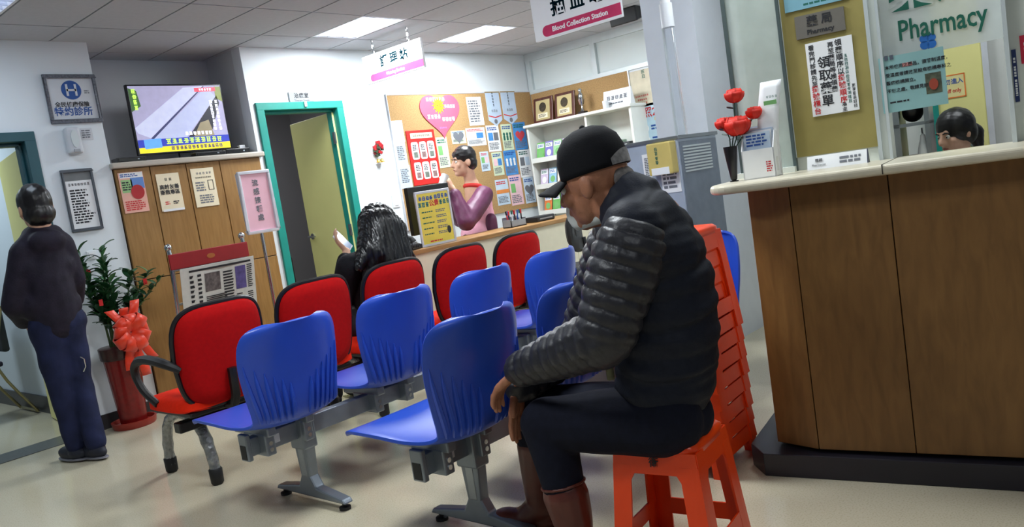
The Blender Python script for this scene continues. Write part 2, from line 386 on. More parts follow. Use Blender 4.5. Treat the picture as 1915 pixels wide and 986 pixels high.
# --- cabinet
m_cab = wood('cabinet_veneer', (160, 120, 66), (138, 100, 50), .45)
m_cabin = M('cabinet_shadow_gap', (60, 40, 22), .7)
m_ctop = M('cabinet_top_laminate', (188, 180, 168), .35, var=.03)
CBX0, CBX1, CBY, CBT = 2.375, 3.495, 5.60, 1.745
cab = thing('storage_cabinet', 'tall wooden cabinet with flat doors built into the wall under the television', 'cabinet', (CBX0, CBY, 0))
W_ = CBX1 - CBX0
MB().box(0, W_, .022, .50, .08, CBT - .04).build('body', m_cabin, cab)
MB().box(.0, W_, .03, .45, 0, .08).build('plinth', m_base, cab)
MB().prism([(-.02, -.035), (W_ + .03, -.035), (W_ + .03, .019), (W_, .019), (W_, .53), (0, .53), (0, .019), (-.02, .019)], CBT - .04, CBT).build('worktop', m_ctop, cab, bevel=.012, seg=3)
cuts = [0, .245, .51, .775, W_]
dm = {}
for k in range(4):
    a, b_ = cuts[k] + .003, cuts[k + 1] - .003
    for z0, z1 in ((.085, .925), (.931, CBT - .043)):
        MB().box(a, b_, 0, .02, z0, z1).build('door', m_cab, cab, bevel=.002)
# --- posters on the cabinet doors
t, w_, h_ = sheet('poster', 'colourful health poster with red badge on the first cabinet door', 'poster', *rect([(222, 325), (269, 319), (276, 393), (232, 402)], 5.598), 5.598, M('poster_pink', (232, 176, 160), .6), 'posters on the cabinet doors')
plate(t, 'green_field', M('poster_green', (150, 190, 130), .6), .01, w_ * .5, h_ * .5, h_ * .82)
plate(t, 'blue_field', M('poster_blue', (96, 136, 200), .6), w_ * .45, w_ * .98, h_ * .58, h_ * .86)
MB().prism_y(ellipse(w_ * .66, h_ * .5, w_ * .27, h_ * .18), -.006, -.0042).build('red_badge', M('badge_red', (176, 28, 34), .5), t)
plate(t, 'header', m_paper, .008, w_ * .98, h_ * .86, h_ * .99)
printed(t, m_inkblue, .012, w_ * .85, h_ * .88, h_ * .97, 2); printed(t, m_ink, .015, w_ * .45, h_ * .55, h_ * .78, 4, seed=3); printed(t, m_inkred, .015, w_ * .92, h_ * .05, h_ * .3, 5, seed=4)
t, w_, h_ = sheet('poster', 'cream poster with two lines of bold characters on the second cabinet door', 'poster', *rect([(292, 328), (333, 321), (345, 390), (302, 397)], 5.598), 5.598, m_cream, 'posters on the cabinet doors')
text('lettering', '高齡友善\n衛教專區', w_ * .215, m_ink, t, (w_ / 2, -.004, h_ * .56), bold=.0016, line=.95)
glyphs(t, m_ink, w_ * .5, h_ * .84, w_ * .13, 2, -.004, seed=12, pitch=1.5)
printed(t, m_inkred, w_ * .2, w_ * .4, h_ * .16, h_ * .26, 2, seed=5); printed(t, m_ink, w_ * .55, w_ * .82, h_ * .16, h_ * .26, 2, seed=6)
plate(t, 'torn_strip', m_paper, .01, w_ * .99, -.004, .012)
t, w_, h_ = sheet('poster', 'cream notice with outlined box on the third cabinet door', 'poster', *rect([(357, 318), (399, 311), (408, 381), (367, 391)], 5.598), 5.598, m_cream, 'posters on the cabinet doors')
glyphs(t, m_inkgray, w_ * .55, h_ * .87, w_ * .1, 5, -.004, seed=13, pitch=1.4); glyphs(t, m_ink, w_ * .5, h_ * .76, w_ * .07, 9, -.004, seed=14)
fr = MB(); a, b_, c, d = w_ * .66, w_ * .9, h_ * .42, h_ * .68
fr.box(a, b_, -.0045, -.0038, c, c + .004).box(a, b_, -.0045, -.0038, d - .004, d).box(a, a + .004, -.0045, -.0038, c, d).box(b_ - .004, b_, -.0045, -.0038, c, d)
fr.build('outlined_box', m_ink, t); printed(t, m_inkgray, w_ * .12, w_ * .6, h_ * .4, h_ * .66, 4, seed=8); printed(t, m_inkgray, w_ * .2, w_ * .85, h_ * .08, h_ * .32, 4, seed=9)
# --- television
m_bezel = M('tv_bezel', (16, 16, 22), .25)
tv = thing('television', 'flat television showing a news broadcast on top of the wooden cabinet', 'television', (2.635, 5.76, CBT))
TW, TH, TZ = .735, .505, .055
body = MB().box(0, TW, 0, .03, TZ, TZ + TH); body.box(TW * .15, TW * .85, .03, .06, TZ + .06, TZ + TH * .7)
body.build('casing', m_bezel, tv, bevel=.004)
MB().box(TW / 2 - .05, TW / 2 + .05, .02, .05, .01, TZ + .08).build('stand_neck', m_bezel, tv)
MB().box(TW / 2 - .2, TW / 2 + .2, -.07, .13, 0, .012).build('stand_foot', m_bezel, tv, bevel=.004)
def scr(n, rgb, e=1.0): return M(n, rgb, .35, emit=e, var=.05, scale=20)
m_s0 = scr('screen_glow', (150, 146, 176), .9)
s0 = MB().box(.012, TW - .012, -.0015, 0, TZ + .012, TZ + TH - .012).build('screen', m_s0, tv)
SX, SZ, SW, SH = .012, TZ + .012, TW - .024, TH - .024
def scrpoly(n, rgb, poly, lay=1, e=.9):
    o = MB().prism_y([(SX + u * SW, SZ + v * SH) for u, v in poly], -.0015 - .0006 * lay, -.0015).build(n, scr('screen_' + n + str(rgb), rgb, e), s0); return o
scrpoly('plank', (176, 180, 206), [(.0, .38), (.58, .97), (.80, .99), (.14, .22), (.02, .3)], 1)
scrpoly('plank', (160, 166, 196), [(.16, .2), (.84, .98), (.93, .82), (.52, .2)], 1)
scrpoly('plank_gap', (50, 54, 90), [(.14, .215), (.80, .985), (.815, .985), (.165, .2)], 2)
scrpoly('dark_beam', (34, 34, 44), [(.54, .2), (.94, .84), (.96, .72), (.80, .22)], 2)
scrpoly('rock', (130, 120, 96), [(.6, .2), (.7, .42), (.8, .46), (.84, .2)], 3)
scrpoly('foliage', (60, 92, 50), [(0, .62), (0, .97), (.08, .93), (.1, .7)], 2)
scrpoly('foliage', (120, 130, 60), [(.93, .98), (.93, .8), (1, .74), (1, .98)], 2)
scrpoly('blue_band', (44, 56, 160), [(0, .075), (1, .1), (1, .21), (0, .2)], 4)
scrpoly('yellow_band', (222, 206, 40), [(0, 0), (1, 0), (1, .1), (0, .08)], 5)
scrpoly('station_logo', (90, 150, 220), [(.06, .06), (.24, .07), (.24, .21), (.06, .2)], 6)
scrpoly('red_badge', (220, 70, 90), [(.7, .9), (.94, .91), (.94, .97), (.7, .96)], 4)
m_st = scr('screen_text_white', (236, 236, 250), 1.2); m_sg = scr('screen_text_green', (180, 226, 90), 1.2); m_sy = scr('screen_text_dark', (60, 60, 120), .2)
glyphs(s0, m_sg, SX + SW * .6, SZ + SH * .155, SH * .085, 10, -.006, seed=2, name='caption', weight=.16)
glyphs(s0, m_sy, SX + SW * .62, SZ + SH * .05, SH * .06, 13, -.007, seed=3, name='caption', weight=.16)
glyphs(s0, m_st, SX + SW * .66, SZ + SH * .26, SH * .06, 7, -.006, seed=4, name='caption', weight=.18)
glyphs(s0, m_st, SX + SW * .86, SZ + SH * .53, SH * .055, 8, -.005, True, 5, 'caption', weight=.18); glyphs(s0, m_st, SX + SW * .92, SZ + SH * .53, SH * .055, 8, -.005, True, 6, 'caption', weight=.18)
glyphs(s0, m_sg, SX + SW * .05, SZ + SH * .8, SH * .075, 4, -.005, True, 7, 'caption', weight=.2); glyphs(s0, m_st, SX + SW * .82, SZ + SH * .935, SH * .04, 5, -.006, seed=8, name='caption')
# --- boxes on the cabinet top
def devbox(label, x, y, w_, d_, h_, z=CBT, legs=True):
    t = thing('set_top_box', label, 'set-top box', (x, y, z), 0)
    MB().box(0, w_, 0, d_, .004, h_).build('case', m_black, t, bevel=.003)
    MB().box(.01, w_ - .01, -.002, 0, .01, h_ - .006).build('front_panel', M('dark_glass', (8, 8, 10), .1), t)
    MB().box(w_ * .7, w_ * .76, -.004, -.002, h_ * .45, h_ * .65).build('indicator', M('led_gray', (150, 160, 170), .4), t)
    for a in (.02, w_ - .02):
        for b_ in (.02, d_ - .02): MB().box(a - .008, a + .008, b_ - .008, b_ + .008, 0, .005).build('foot', m_black, t)
    return t
devbox('slim black set-top box at the cabinet end beside the door wall', 3.26, 5.66, .2, .14, .045)
devbox('long black recorder under the television stand', 2.42, 5.62, .20, .1, .035)
devbox('flat black player in front of the television', 2.98, 5.60, .24, .08, .03)
t = thing('adapter', 'small white plug adapter lying on the slim black box', 'adapter', (3.40, 5.70, CBT + .045))
MB().box(0, .05, 0, .04, 0, .028).build('block', m_white, t, bevel=.004); MB().tube([(0, .02, .014), (-.03, .03, .01), (-.06, .06, .012)], .004, 6).build('cable', m_black, t, smooth=True)
t = thing('cable', 'thin black cable hanging down the niche wall beside the television', 'cable', (0, 0, 0))
MB().tube([(2.5, 6.13, 2.4), (2.49, 6.13, 2.2), (2.51, 6.13, 2.05), (2.5, 6.13, 1.9), (2.46, 6.1, 1.8), (2.5, 6.0, 1.75), (2.7, 5.9, 1.75)], .006, 6).build('wire', m_black, t, smooth=True)
# --- wall things left of the cabinet
m_frame = M('silver_frame', (150, 154, 160), .35, metal=.4, var=.08)
m_sign = M('sign_board', (206, 210, 216), .5, var=.02)
def framed(name, label, cat, r, Y, board, fmat, fw=.022, th=.02, group=None):
    x0, x1, z0, z1 = r; t = thing(name, label, cat, (x0, Y, z0), 0, group); w_, h_ = x1 - x0, z1 - z0
    MB().box(fw * .5, w_ - fw * .5, -.008, 0, fw * .5, h_ - fw * .5).build('board', board, t)
    MB().box(0, w_, -th, -.0005, 0, fw).box(0, w_, -th, -.0005, h_ - fw, h_).box(0, fw, -th, -.0006, fw, h_ - fw).box(w_ - fw, w_, -th, -.0006, fw, h_ - fw).build('frame', fmat, t, bevel=.004)
    return t, w_, h_
t, w_, h_ = framed('insurance_sign', 'framed contract clinic sign with round blue emblem high on the wall', 'sign', rect([(83, 146), (181, 134), (184, 225), (90, 237)], YB), YB, m_sign, M('dotted_frame', (92, 96, 106), .5, var=.4, scale=90))
m_blue = M('emblem_blue', (30, 78, 150), .5)
MB().prism_y(ellipse(w_ * .5, h_ * .68, .062, .062), -.0095, -.008).build('emblem_disc', m_blue, t)
hb = MB().box(w_ * .5 - .034, w_ * .5 - .020, -.0105, -.0095, h_ * .68 - .038, h_ * .68 + .038).box(w_ * .5 + .020, w_ * .5 + .034, -.0105, -.0095, h_ * .68 - .038, h_ * .68 + .038).box(w_ * .5 - .03, w_ * .5 + .03, -.0105, -.0095, h_ * .68 - .007, h_ * .68 + .007)
hb.build('emblem_letter', m_sign, t)
text('lettering', '全民健康保險', .036, m_ink, t, (w_ * .47, -.009, h_ * .38), bold=.0008)
text('lettering', '特約診所', .06, m_blue, t, (w_ * .47, -.009, h_ * .23), bold=.002)
printed(t, m_inkgray, w_ * .74, w_ * .86, h_ * .6, h_ * .68, 2, y=-.0085)
x0, x1, z0, z1 = rect([(118, 241), (145, 238), (150, 288), (122, 292)], YB)
t = thing('wall_dispenser', 'pale wall mounted dispenser with embossed front under the blue emblem sign', 'dispenser', (x0, YB, z0))
w_, h_ = x1 - x0, z1 - z0
MB().box(0, w_, -.06, 0, 0, h_).build('case', m_sign, t, bevel=.02, seg=3)
MB().prism_y(ellipse(w_ / 2, h_ * .55, w_ * .25, h_ * .32, 20), -.066, -.058).build('window', m_alu, t); MB().box(w_ * .3, w_ * .7, -.068, -.06, .012, .03).build('lever', m_frame, t)
t, w_, h_ = sheet('paper_slip', 'small printed slip on the wall beside the dispenser', 'notice', *rect([(150, 241), (172, 238), (173, 260), (152, 263)], YB), YB, m_sign)
printed(t, m_inkgray, .006, w_ - .006, .01, h_ - .01, 4, seed=11)
t, w_, h_ = framed('framed_notice', 'framed notice with many lines of text hanging beside the cabinet', 'notice', rect([(114, 321), (175, 312), (187, 428), (131, 437)], YB), YB, m_paper, M('gray_frame', (84, 90, 98), .4, metal=.3), .016)
plate(t, 'header_band', M('header_gray', (112, 116, 118), .5), .016, w_ - .016, h_ - .075, h_ - .016, y=-.008)
glyphs(t, m_ink, w_ / 2, h_ - .1, .018, 7, -.0092, seed=15); printed(t, m_ink, .035, w_ - .03, .05, h_ - .13, 13, y=-.0088, fill=.6, seed=12)
x0, x1, z0, z1 = rect([(161, 470), (178, 468), (181, 484), (163, 487)], YB)
t = thing('wall_switch', 'white light switch plate on the wall above the plant', 'switch', (x0, YB, z0))
MB().box(0, x1 - x0, -.008, 0, 0, z1 - z0).build('plate', m_white, t, bevel=.003); MB().box(.012, x1 - x0 - .012, -.012, -.008, .012, z1 - z0 - .012).build('rocker', m_paper, t)
# --- pink signboard on a pole
pz = 5.22
x0, x1, z0, z1 = rect([(441, 322), (501, 317), (520, 432), (461, 440)], pz)
t = thing('sign_stand', 'pink vaccination sign in a white metal frame on a floor stand beside the cabinet', 'sign stand', ((x0 + x1) / 2, pz, 0))
hw = (x1 - x0) / 2
MB().box(-hw + .01, hw - .01, -.012, 0, z0 + .01, z1 - .01).build('panel', M('pink_paper', (240, 190, 206), .6, var=.03), t)
m_frw = M('frame_white_metal', (216, 218, 226), .3, metal=.3)
MB().box(-hw, hw, -.024, .004, z0, z0 + .022).box(-hw, hw, -.024, .004, z1 - .022, z1).box(-hw, -hw + .022, -.024, .004, z0 + .022, z1 - .022).box(hw - .022, hw, -.024, .004, z0 + .022, z1 - .022).build('frame', m_frw, t, bevel=.008, seg=3)
text('lettering', '流\n感\n接\n種\n處', .05, m_inkgray, t, (0, -.0135, (z0 + z1) / 2 + .01), bold=.001, line=1.25)
MB().tube([(0, .02, .03), (0, .02, z1 - .05)], .013, 10).build('pole', m_chrome, t, smooth=True)
MB().lathe([(.15, 0), (.15, .012), (.05, .026), (.018, .03)], 24, (0, .02, 0)).build('base', m_chrome, t, smooth=True)
# --- newspaper rack
rk = thing('newspaper_rack', 'chrome newspaper rack with red header board holding a newspaper', 'rack', (2.63, 5.05, 0), math.radians(4))
m_redb = M('rack_red', (150, 22, 28), .4)
HW = .27
def rpost(s):
    return MB().tube([(s * HW, .10, .02), (s * HW, .02, .6), (s * HW, -.03, 1.06), (s * (HW), -.02, 1.13)], .014, 10)
for s in (-1, 1): rpost(s).build('post', m_chrome, rk, smooth=True); MB().ball((s * HW, -.02, 1.13), .024).build('end_cap', m_chrome, rk, smooth=True)
for s in (-1, 1): MB().tube([(s * HW, -.12, .015), (s * HW, .22, .015)], .014, 8).build('foot', m_black, rk, smooth=True)
MB().box(-HW - .02, HW + .02, -.045, -.03, .985, 1.085).build('header_board', m_redb, rk, bevel=.004)
MB().prism_y(ellipse(0, 1.035, .03, .016), -.047, -.044).build('header_emblem', M('gold_print', (170, 96, 40), .4), rk)
for z, y in ((.98, -.032), (.76, 0), (.6, .012), (.35, .05)):
    MB().tube([(-HW, y, z), (HW, y, z)], .009, 8).build('rail', m_chrome, rk, smooth=True)
MB().box(-.24, -.10, -.07, .0, .52, .60).build('clear_tray', M('clear_plastic', (220, 226, 230), .1, trans=.8, alpha=.5), rk)
np_ = thing('newspaper', 'open newspaper with pictures hanging on the chrome rack', 'newspaper', (2.62, 5.0, .585), math.radians(4))
news = MB(); NW, NH = .54, .40
def nsurf(u, v): return ((u - .5) * NW, -.012 - .07 * v - .008 * math.sin(u * 9), v * NH)
news.grid(nsurf, 12, 6).build('page', M('newsprint', (206, 206, 200), .8, var=.04, scale=40), np_, solid=.004)
def npatch(n, mat, u0, u1, v0, v1):
    m = MB(); m.grid(lambda u, v: tuple(Vector(nsurf(u0 + (u1 - u0) * u, v0 + (v1 - v0) * v)) + Vector((0, -.0045, 0))), 3, 2); return m.build(n, mat, np_)
npatch('photo', M('news_photo', (96, 88, 88), .7, var=.5, scale=40), .3, .52, .56, .86); npatch('photo', M('news_photo_purple', (90, 80, 140), .7, var=.3, scale=30), .72, .86, .5, .88)
npatch('photo', M('news_photo_green', (118, 130, 96), .7, var=.4, scale=30), .34, .62, .05, .32)
m = MB(); r = random.Random(5)
for (u0, u1, v0, v1, rows) in ((.1, .16, .2, .9, 9), (.2, .26, .2, .9, 10), (.3, .6, .36, .5, 5), (.56, .7, .1, .86, 16), (.64, .7, .1, .4, 6), (.72, .96, .1, .44, 10), (.88, .96, .5, .9, 12), (.1, .95, .92, .98, 1)):
    for q in range(rows):
        va = v0 + (v1 - v0) * q / rows; vb = va + (v1 - v0) / rows * .55
        a, b_, c, d = [tuple(Vector(nsurf(*uv)) + Vector((0, -.0048, 0))) for uv in ((u0, va), (u1 - r.uniform(0, .03), va), (u1 - .01, vb), (u0, vb))]
        m.quad(a, b_, c, d)
m.build('small_print', m_ink, np_)
# --- potted plant with bow
pt = thing('potted_plant', 'tall potted plant with glossy leaves in a tapered red pot with an orange bow', 'plant', (2.13, 5.47, 0))
m_pot = M('pot_red_glaze', (120, 22, 20), .25, var=.15, scale=40)
MB().lathe([(.128, .0), (.135, .01), (.14, .045), (.128, .045), (.12, .02)], 28).build('saucer', M('saucer_red', (150, 40, 28), .35), pt, smooth=True)
MB().lathe([(.082, .02), (.088, .1), (.108, .4), (.118, .52), (.125, .525), (.122, .54), (.11, .535), (.105, .5)], 28).build('pot', m_pot, pt, smooth=True)
MB().lathe([(.119, .46), (.127, .47), (.131, .54), (.124, .545)], 28).build('pot_rim', M('pot_rim_dark', (58, 20, 22), .3, var=.4, scale=80), pt, smooth=True)
MB().lathe([(.1, .505), (.1, .515)], 20).build('soil', M('soil', (50, 36, 26), .9, var=.3, scale=60, bump=.5), pt)
m_stem = M('plant_stem', (60, 84, 44), .5, var=.2); m_leaf = M('plant_leaf', (34, 78, 46), .3, var=.35, scale=14)
m_leaf2 = M('plant_leaf_light', (58, 110, 66), .3, var=.3, scale=14)
leafm = MB(); leafm.grid(lambda u, v: ((u - .5) * .05 * math.sin(PI * min(1, v * .93 + .06)) ** .8, v * .105, -.012 * (2 * v - 1) ** 2 + .006 * abs(u - .5) * 2), 2, 5)
lm1 = leafm.mesh('leaf'); lm1.materials.append(m_leaf); lm2 = lm1.copy(); lm2.materials.clear(); lm2.materials.append(m_leaf2)
for l in (lm1, lm2): l.polygons.foreach_set('use_smooth', [True] * len(l.polygons))
rp = random.Random(21)
stems = [(-.02, -.16, .62), (.03, -.06, .62), (-.04, .04, .6), (.05, .12, .52), (.0, -.2, .5), (.02, .24, .5), (-.03, .0, .7), (.04, -.1, .44), (.0, .3, .42), (-.05, -.12, .7)]
for si, (ox, lx, L) in enumerate(stems):
    ly = rp.uniform(-.12, .06); pts = [Vector((ox + lx * s ** 1.6, ly * s ** 1.5 + rp.uniform(-.003, .003), .5 + L * s)) for s in [k / 8 for k in range(9)]]
    MB().tube(pts, [.008 - .0006 * k for k in range(9)], 6).build('stem', m_stem, pt, smooth=True)
    n_l = int(15 + L * 20)
    for q in range(n_l):
        s = .3 + .7 * (q + .5) / n_l; i = min(7, int(s * 8)); p = pts[i].lerp(pts[i + 1], s * 8 - i)
        o = bpy.data.objects.new('leaf', lm1 if rp.random() < .6 else lm2); COL.objects.link(o); o.parent = pt; o.location = p
        a = q * 2.4 + rp.uniform(-.4, .4); o.rotation_euler = (rp.uniform(.2, .9), rp.uniform(-.3, .3), a); sca = rp.uniform(.75, 1.15) * (1.1 - .3 * s); o.scale = (sca, sca, sca)
m_bow = M('ribbon_orange', (236, 58, 22), .4, var=.12, scale=20, sheen=.3)
def loop(ang, R_, tilt):
    b = MB(); n = 10
    d = Vector((math.cos(ang), -.25, math.sin(ang)))
    side = Vector((0, 1, .2)).cross(d).normalized()
    def fn(u, v):
        th = 2 * PI * u * .96; p = d * (R_ * (1 - math.cos(th)) * .5) + Vector((0, -1, 0)) * (math.sin(th) * R_ * .45 + .03) + side * ((v - .5) * .075)
        return tuple(p)
    b.grid(fn, 12, 2); return b
bow = MB()
for k in range(9):
    q = loop(k * 2 * PI / 9 + .2, rp.uniform(.10, .13), 0); bow.add(q.v, q.f)
for (dx, dz, l_) in ((-.03, -1, .24), (.04, -1, .30), (.09, -.9, .22), (-.07, .8, .2), (.05, .9, .22), (-.01, .9, .18)):
    q = MB(); q.grid(lambda u, v: (dx * v * 1.4 + (u - .5) * .06, -.03 - .01 * math.sin(v * 8 + dx * 40), dz * v * l_), 2, 6); bow.add(q.v, q.f)
bo = bow.build('bow', m_bow, pt, smooth=True, angle=0, solid=.002); bo.location = (.02, -.13, .63)
for (x, y, z) in ((-.12, -.06, 1.05), (.2, -.1, .93), (-.1, -.1, .85), (.06, -.12, .72)):
    MB().box(x - .012, x + .012, y - .014, y - .01, z - .02, z + .02).build('red_tag', M('tag_red', (206, 26, 30), .5), pt)
# --- sign plate over the treatment room door, ornament, switch
t, w_, h_ = sheet('door_plate', 'small white room plate above the teal door frame', 'sign', *rect([(540, 175), (583, 170), (584, 190), (541, 194)], YB), YB, M('plate_grey_white', (150, 154, 156), .9, var=.02, spec=.05), part='plate', th=.012)
text('lettering', '治療室', .044, m_ink, t, (w_ / 2, -.0125, h_ * .62), bold=.0008, spacing=1.2); text('lettering', 'Therapy Room', .024, m_inkgray, t, (w_ / 2, -.0125, h_ * .2), bold=.0004)
MB().box(-.004, .006, -.016, 0, 0, h_).build('edge_cap', m_frame, t)
t = thing('frame_sensor', 'small white sensor on the teal frame below the room plate', 'sensor', (4.0, YB - .02, 2.08)); MB().box(-.012, .012, -.015, 0, 0, .045).build('case', m_white, t, bevel=.004); MB().ball((0, -.016, .02), .006).build('knob', m_white, t)
ox = onY(705, 290, YB)
t = thing('christmas_ornament', 'small red and gold festive wreath with bells hanging on the white wall', 'ornament', (ox.x, YB, ox.z - .1))
rr = random.Random(3); wr = MB(); wr2 = MB(); wr3 = MB()
for k in range(16):
    a = rr.uniform(0, 2 * PI); q = rr.uniform(.01, .06); c = (q * math.cos(a), -.02 - rr.uniform(0, .02), .15 + q * math.sin(a))
    (wr if k % 2 else wr2).add(*[(lambda b: (b.v, b.f))(MB().box(c[0] - .012, c[0] + .012, c[1] - .008, c[1] + .008, c[2] - .02, c[2] + .02).xf(Matrix.Translation(c) @ Matrix.Rotation(a, 4, 'Y') @ Matrix.Translation((-c[0], -c[1], -c[2]))))][0])
wr.build('red_bow', M('festive_red', (170, 20, 30), .4), t); wr2.build('pine_sprig', M('festive_green', (52, 62, 40), .6), t)
for x in (-.018, .022):
    MB().lathe([(.001, .035), (.012, .03), (.018, .01), (.026, 0)], 12, (x, -.03, .03)).build('bell', M('gold', (190, 150, 60), .25, metal=.9), t, smooth=True)
MB().tube([(0, -.01, .1), (0, -.004, .22)], .002, 5).build('hook_string', m_frame, t)
# ================================================================== SEATING
m_bluep = M('blue_plastic', (42, 80, 190), .32, var=.03, scale=4, bump=.03, bscale=300)
m_silver = M('grey_cast_metal', (132, 140, 148), .38, metal=.55, var=.06)
m_rubber = M('black_rubber', (20, 20, 22), .6)
m_label = M('label_white', (220, 222, 220), .5)
def smooth_interp(tab, t):
    """piecewise smooth interpolation in a table of (t, value...)"""
    for a, b_ in zip(tab, tab[1:]):
        if t <= b_[0]:
            k = (t - a[0]) / (b_[0] - a[0]); return tuple(x + (y - x) * k for x, y in zip(a[1:], b_[1:]))
    return tab[-1][1:]
def catmull(P, n):
    out = []
    for i in range(len(P) - 1):
        p0, p1, p2, p3 = [Vector(P[max(0, min(len(P) - 1, i + d))]) for d in (-1, 0, 1, 2)]
        for k in range(n):
            t = k / n; out.append(.5 * ((2 * p1) + (p2 - p0) * t + (2 * p0 - 5 * p1 + 4 * p2 - p3) * t * t + (3 * p1 - p0 - 3 * p2 + p3) * t ** 3))
    out.append(Vector(P[-1])); return out
# shell profile from seat lip to top of the back: (y forward, z, half width, side lift towards the sitter)
_prof = catmull([(.285, .412, .195, 0), (.24, .428, .215, .004), (.10, .420, .222, .014), (-.06, .405, .218, .022), (-.17, .405, .205, .03), (-.225, .43, .196, .034),
                 (-.247, .49, .200, .038), (-.262, .58, .214, .046), (-.280, .67, .222, .056), (-.300, .755, .216, .06), (-.312, .80, .185, .055), (-.318, .815, .120, .04)], 4)
def shell_pt(u, v):
    i = v * (len(_prof) - 1); k = min(int(i), len(_prof) - 2); f = i - k; p = _prof[k].lerp(_prof[k + 1], f)
    x = (u * 2 - 1); w_ = p[2]; bend = abs(x) ** 2.4 * p[3]
    q0, q1 = _prof[max(0, k - 1)], _prof[min(len(_prof) - 1, k + 2)]; ty, tz = q1[0] - q0[0], q1[1] - q0[1]; l = math.hypot(ty, tz) or 1
    ny, nz = -tz / l, ty / l                      # normal towards the sitter (up on the seat, forward on the back)
    if ny * 1 + nz * 1 < 0: ny, nz = -ny, -nz
    kb = min(1, max(0, (p[1] - .43) / .08)) if p[0] < -.15 else 0
    return Vector((x * w_, p[0] + (ny * (1 - kb) + 1.25 * kb) * bend, p[1] + nz * (1 - kb) * bend)), Vector((0, ny, nz))
shell_mb = MB(); shell_mb.grid(lambda u, v: tuple(shell_pt(u, v)[0]), 14, len(_prof) - 1)
def rib_mesh(u):
    top = .60 + .16 * abs(u - .5) * 2
    b = MB(); pts = []
    for k in range(7):
        v = .46 + (top - .46) * k / 6; p, n = shell_pt(u + (u - .5) * .10 * (k / 6), v); pts.append(p - n * .008)
    b.tube(pts, [.006, .0105, .011, .0105, .0095, .007, .002], 6); return b
_shell_src = None
def seat_shell(parent, x, y):
    global _shell_src
    if _shell_src is None:
        s = shell_mb.build('seat_shell', m_bluep, None, smooth=True, angle=0, solid=.012)
        s.modifiers['thickness'].offset = 0
        md = s.modifiers.new('round', 'BEVEL'); md.width = .003; md.segments = 2
        for k in range(14):
            u = .07 + .86 * k / 13
            if .44 < u < .56: continue
            rib_mesh(u).build('rib', m_bluep, s, smooth=True)
        br = MB()
        for sx in (-1, 1):
            br = MB().box(sx * .09 - .02, sx * .09 + .02, -.14, .12, .36, .40).box(sx * .09 - .022, sx * .09 + .022, -.115, .045, .28, .37); br.build('bracket', m_silver, s, bevel=.006)
            MB().tube([(sx * .09, -.118, .33), (sx * .09, -.112, .33)], .009, 10).tube([(sx * .09, -.118, .305), (sx * .09, -.112, .305)], .009, 10).build('bolt', m_chrome, s)
        _shell_src = s; o = s
        o.parent = parent
    else: o = copy_tree(_shell_src, parent)
    o.location = (x, y, 0); return o
def t_leg(parent, x, y):
    g = MB()
    g.prism_x([(y - .045, .26), (y + .045, .26), (y + .032, .12), (y + .06, .075), (y + .235, .05), (y + .25, .03), (y - .25, .03), (y - .235, .05), (y - .06, .075), (y - .032, .12)], x - .024, x + .024)
    g.box(x - .035, x + .035, y - .05, y + .05, .24, .375)
    lg = g.build('leg', m_silver, parent, bevel=.008)
    MB().box(x - .026, x + .026, y - .018, y + .018, .12, .25).build('channel', m_steel, lg, bevel=.003)
    for dy in (-.215, .215): MB().lathe([(.024, 0), (.024, .012), (.01, .016), (.01, .04)], 12, (x, y + dy, 0)).build('glide', m_rubber, lg, smooth=True)
    return lg
def blue_bench(label, xs, y, legs, x0, x1):
    t = thing('beam_seating', label, 'bench', (0, 0, 0), 0, 'blue plastic beam seating')
    for x in xs: seat_shell(t, x, y)
    by = y - .045
    MB().box(x0, x1, by - .022, by + .022, .29, .365).build('beam', m_silver, t, bevel=.004)
    for xx, s in ((x0, -1), (x1, 1)):
        MB().box(xx - (.022 if s < 0 else 0), xx + (.022 if s > 0 else 0), by - .03, by + .03, .275, .385).build('beam_end', m_silver, t, bevel=.005)
        MB().box(xx + s * .0215 - .002, xx + s * .0215 + .002, by - .02, by + .02, .283, .34).build('end_cap', m_rubber, t)
    MB().box(x0 + .05, x0 + .13, by - .0235, by - .0215, .31, .345).build('label_sticker', m_label, t)
    for lx in legs: t_leg(t, lx, by - .0)
    return t
blue_bench('blue plastic beam seating of four behind the red chairs', [1.70, 2.26, 2.82, 3.38], 2.985, [1.80, 3.28], 1.55, 3.55)
blue_bench('blue plastic beam seating in front of the seated old man', [1.81, 2.37, 2.93], 2.075, [1.89, 2.86], 1.66, 3.1)
_b3 = blue_bench('single blue plastic beam seat between the stacked stools and the water dispenser', [0.0], 0.0, [0.12], -.2, .24); _b3.location = (3.36, 1.98, 0); _b3.rotation_euler = (0, 0, PI / 2)
# --- red upholstered beam chairs
m_redf = M('red_fabric', (178, 10, 12), .85, var=.08, scale=60, spec=.15, bump=.1, bscale=400)
m_seatf = M('orange_red_seat', (236, 42, 14), .85, spec=.15, var=.06, scale=60, bump=.1, bscale=400)
m_trim = M('black_trim', (16, 15, 17), .4)
m_wrap = M('plastic_wrapped_metal', (150, 152, 152), .22, metal=.6, var=.3, scale=40, bump=.8, bscale=60)
def back_outline(w_=.218, h_=.46, n=40, inset=0.0):
    pts = []
    for k in range(n):
        a = 2 * PI * k / n; c, s_ = math.cos(a), math.sin(a)
        x = math.copysign(abs(c) ** .48, c) * (w_ - inset); z = math.copysign(abs(s_) ** (.5 if s_ > 0 else .38), s_) * (h_ / 2 - inset)
        x *= 1.0 - .16 * max(0, -z / (h_ / 2)) ** 1.2
        pts.append((x, z))
    return pts
def back_y(x, z): return -.035 * z / .23 * 1.0 + .10 * (x * x) / .055 * .5    # leans back, sides come forward
_red_src = None
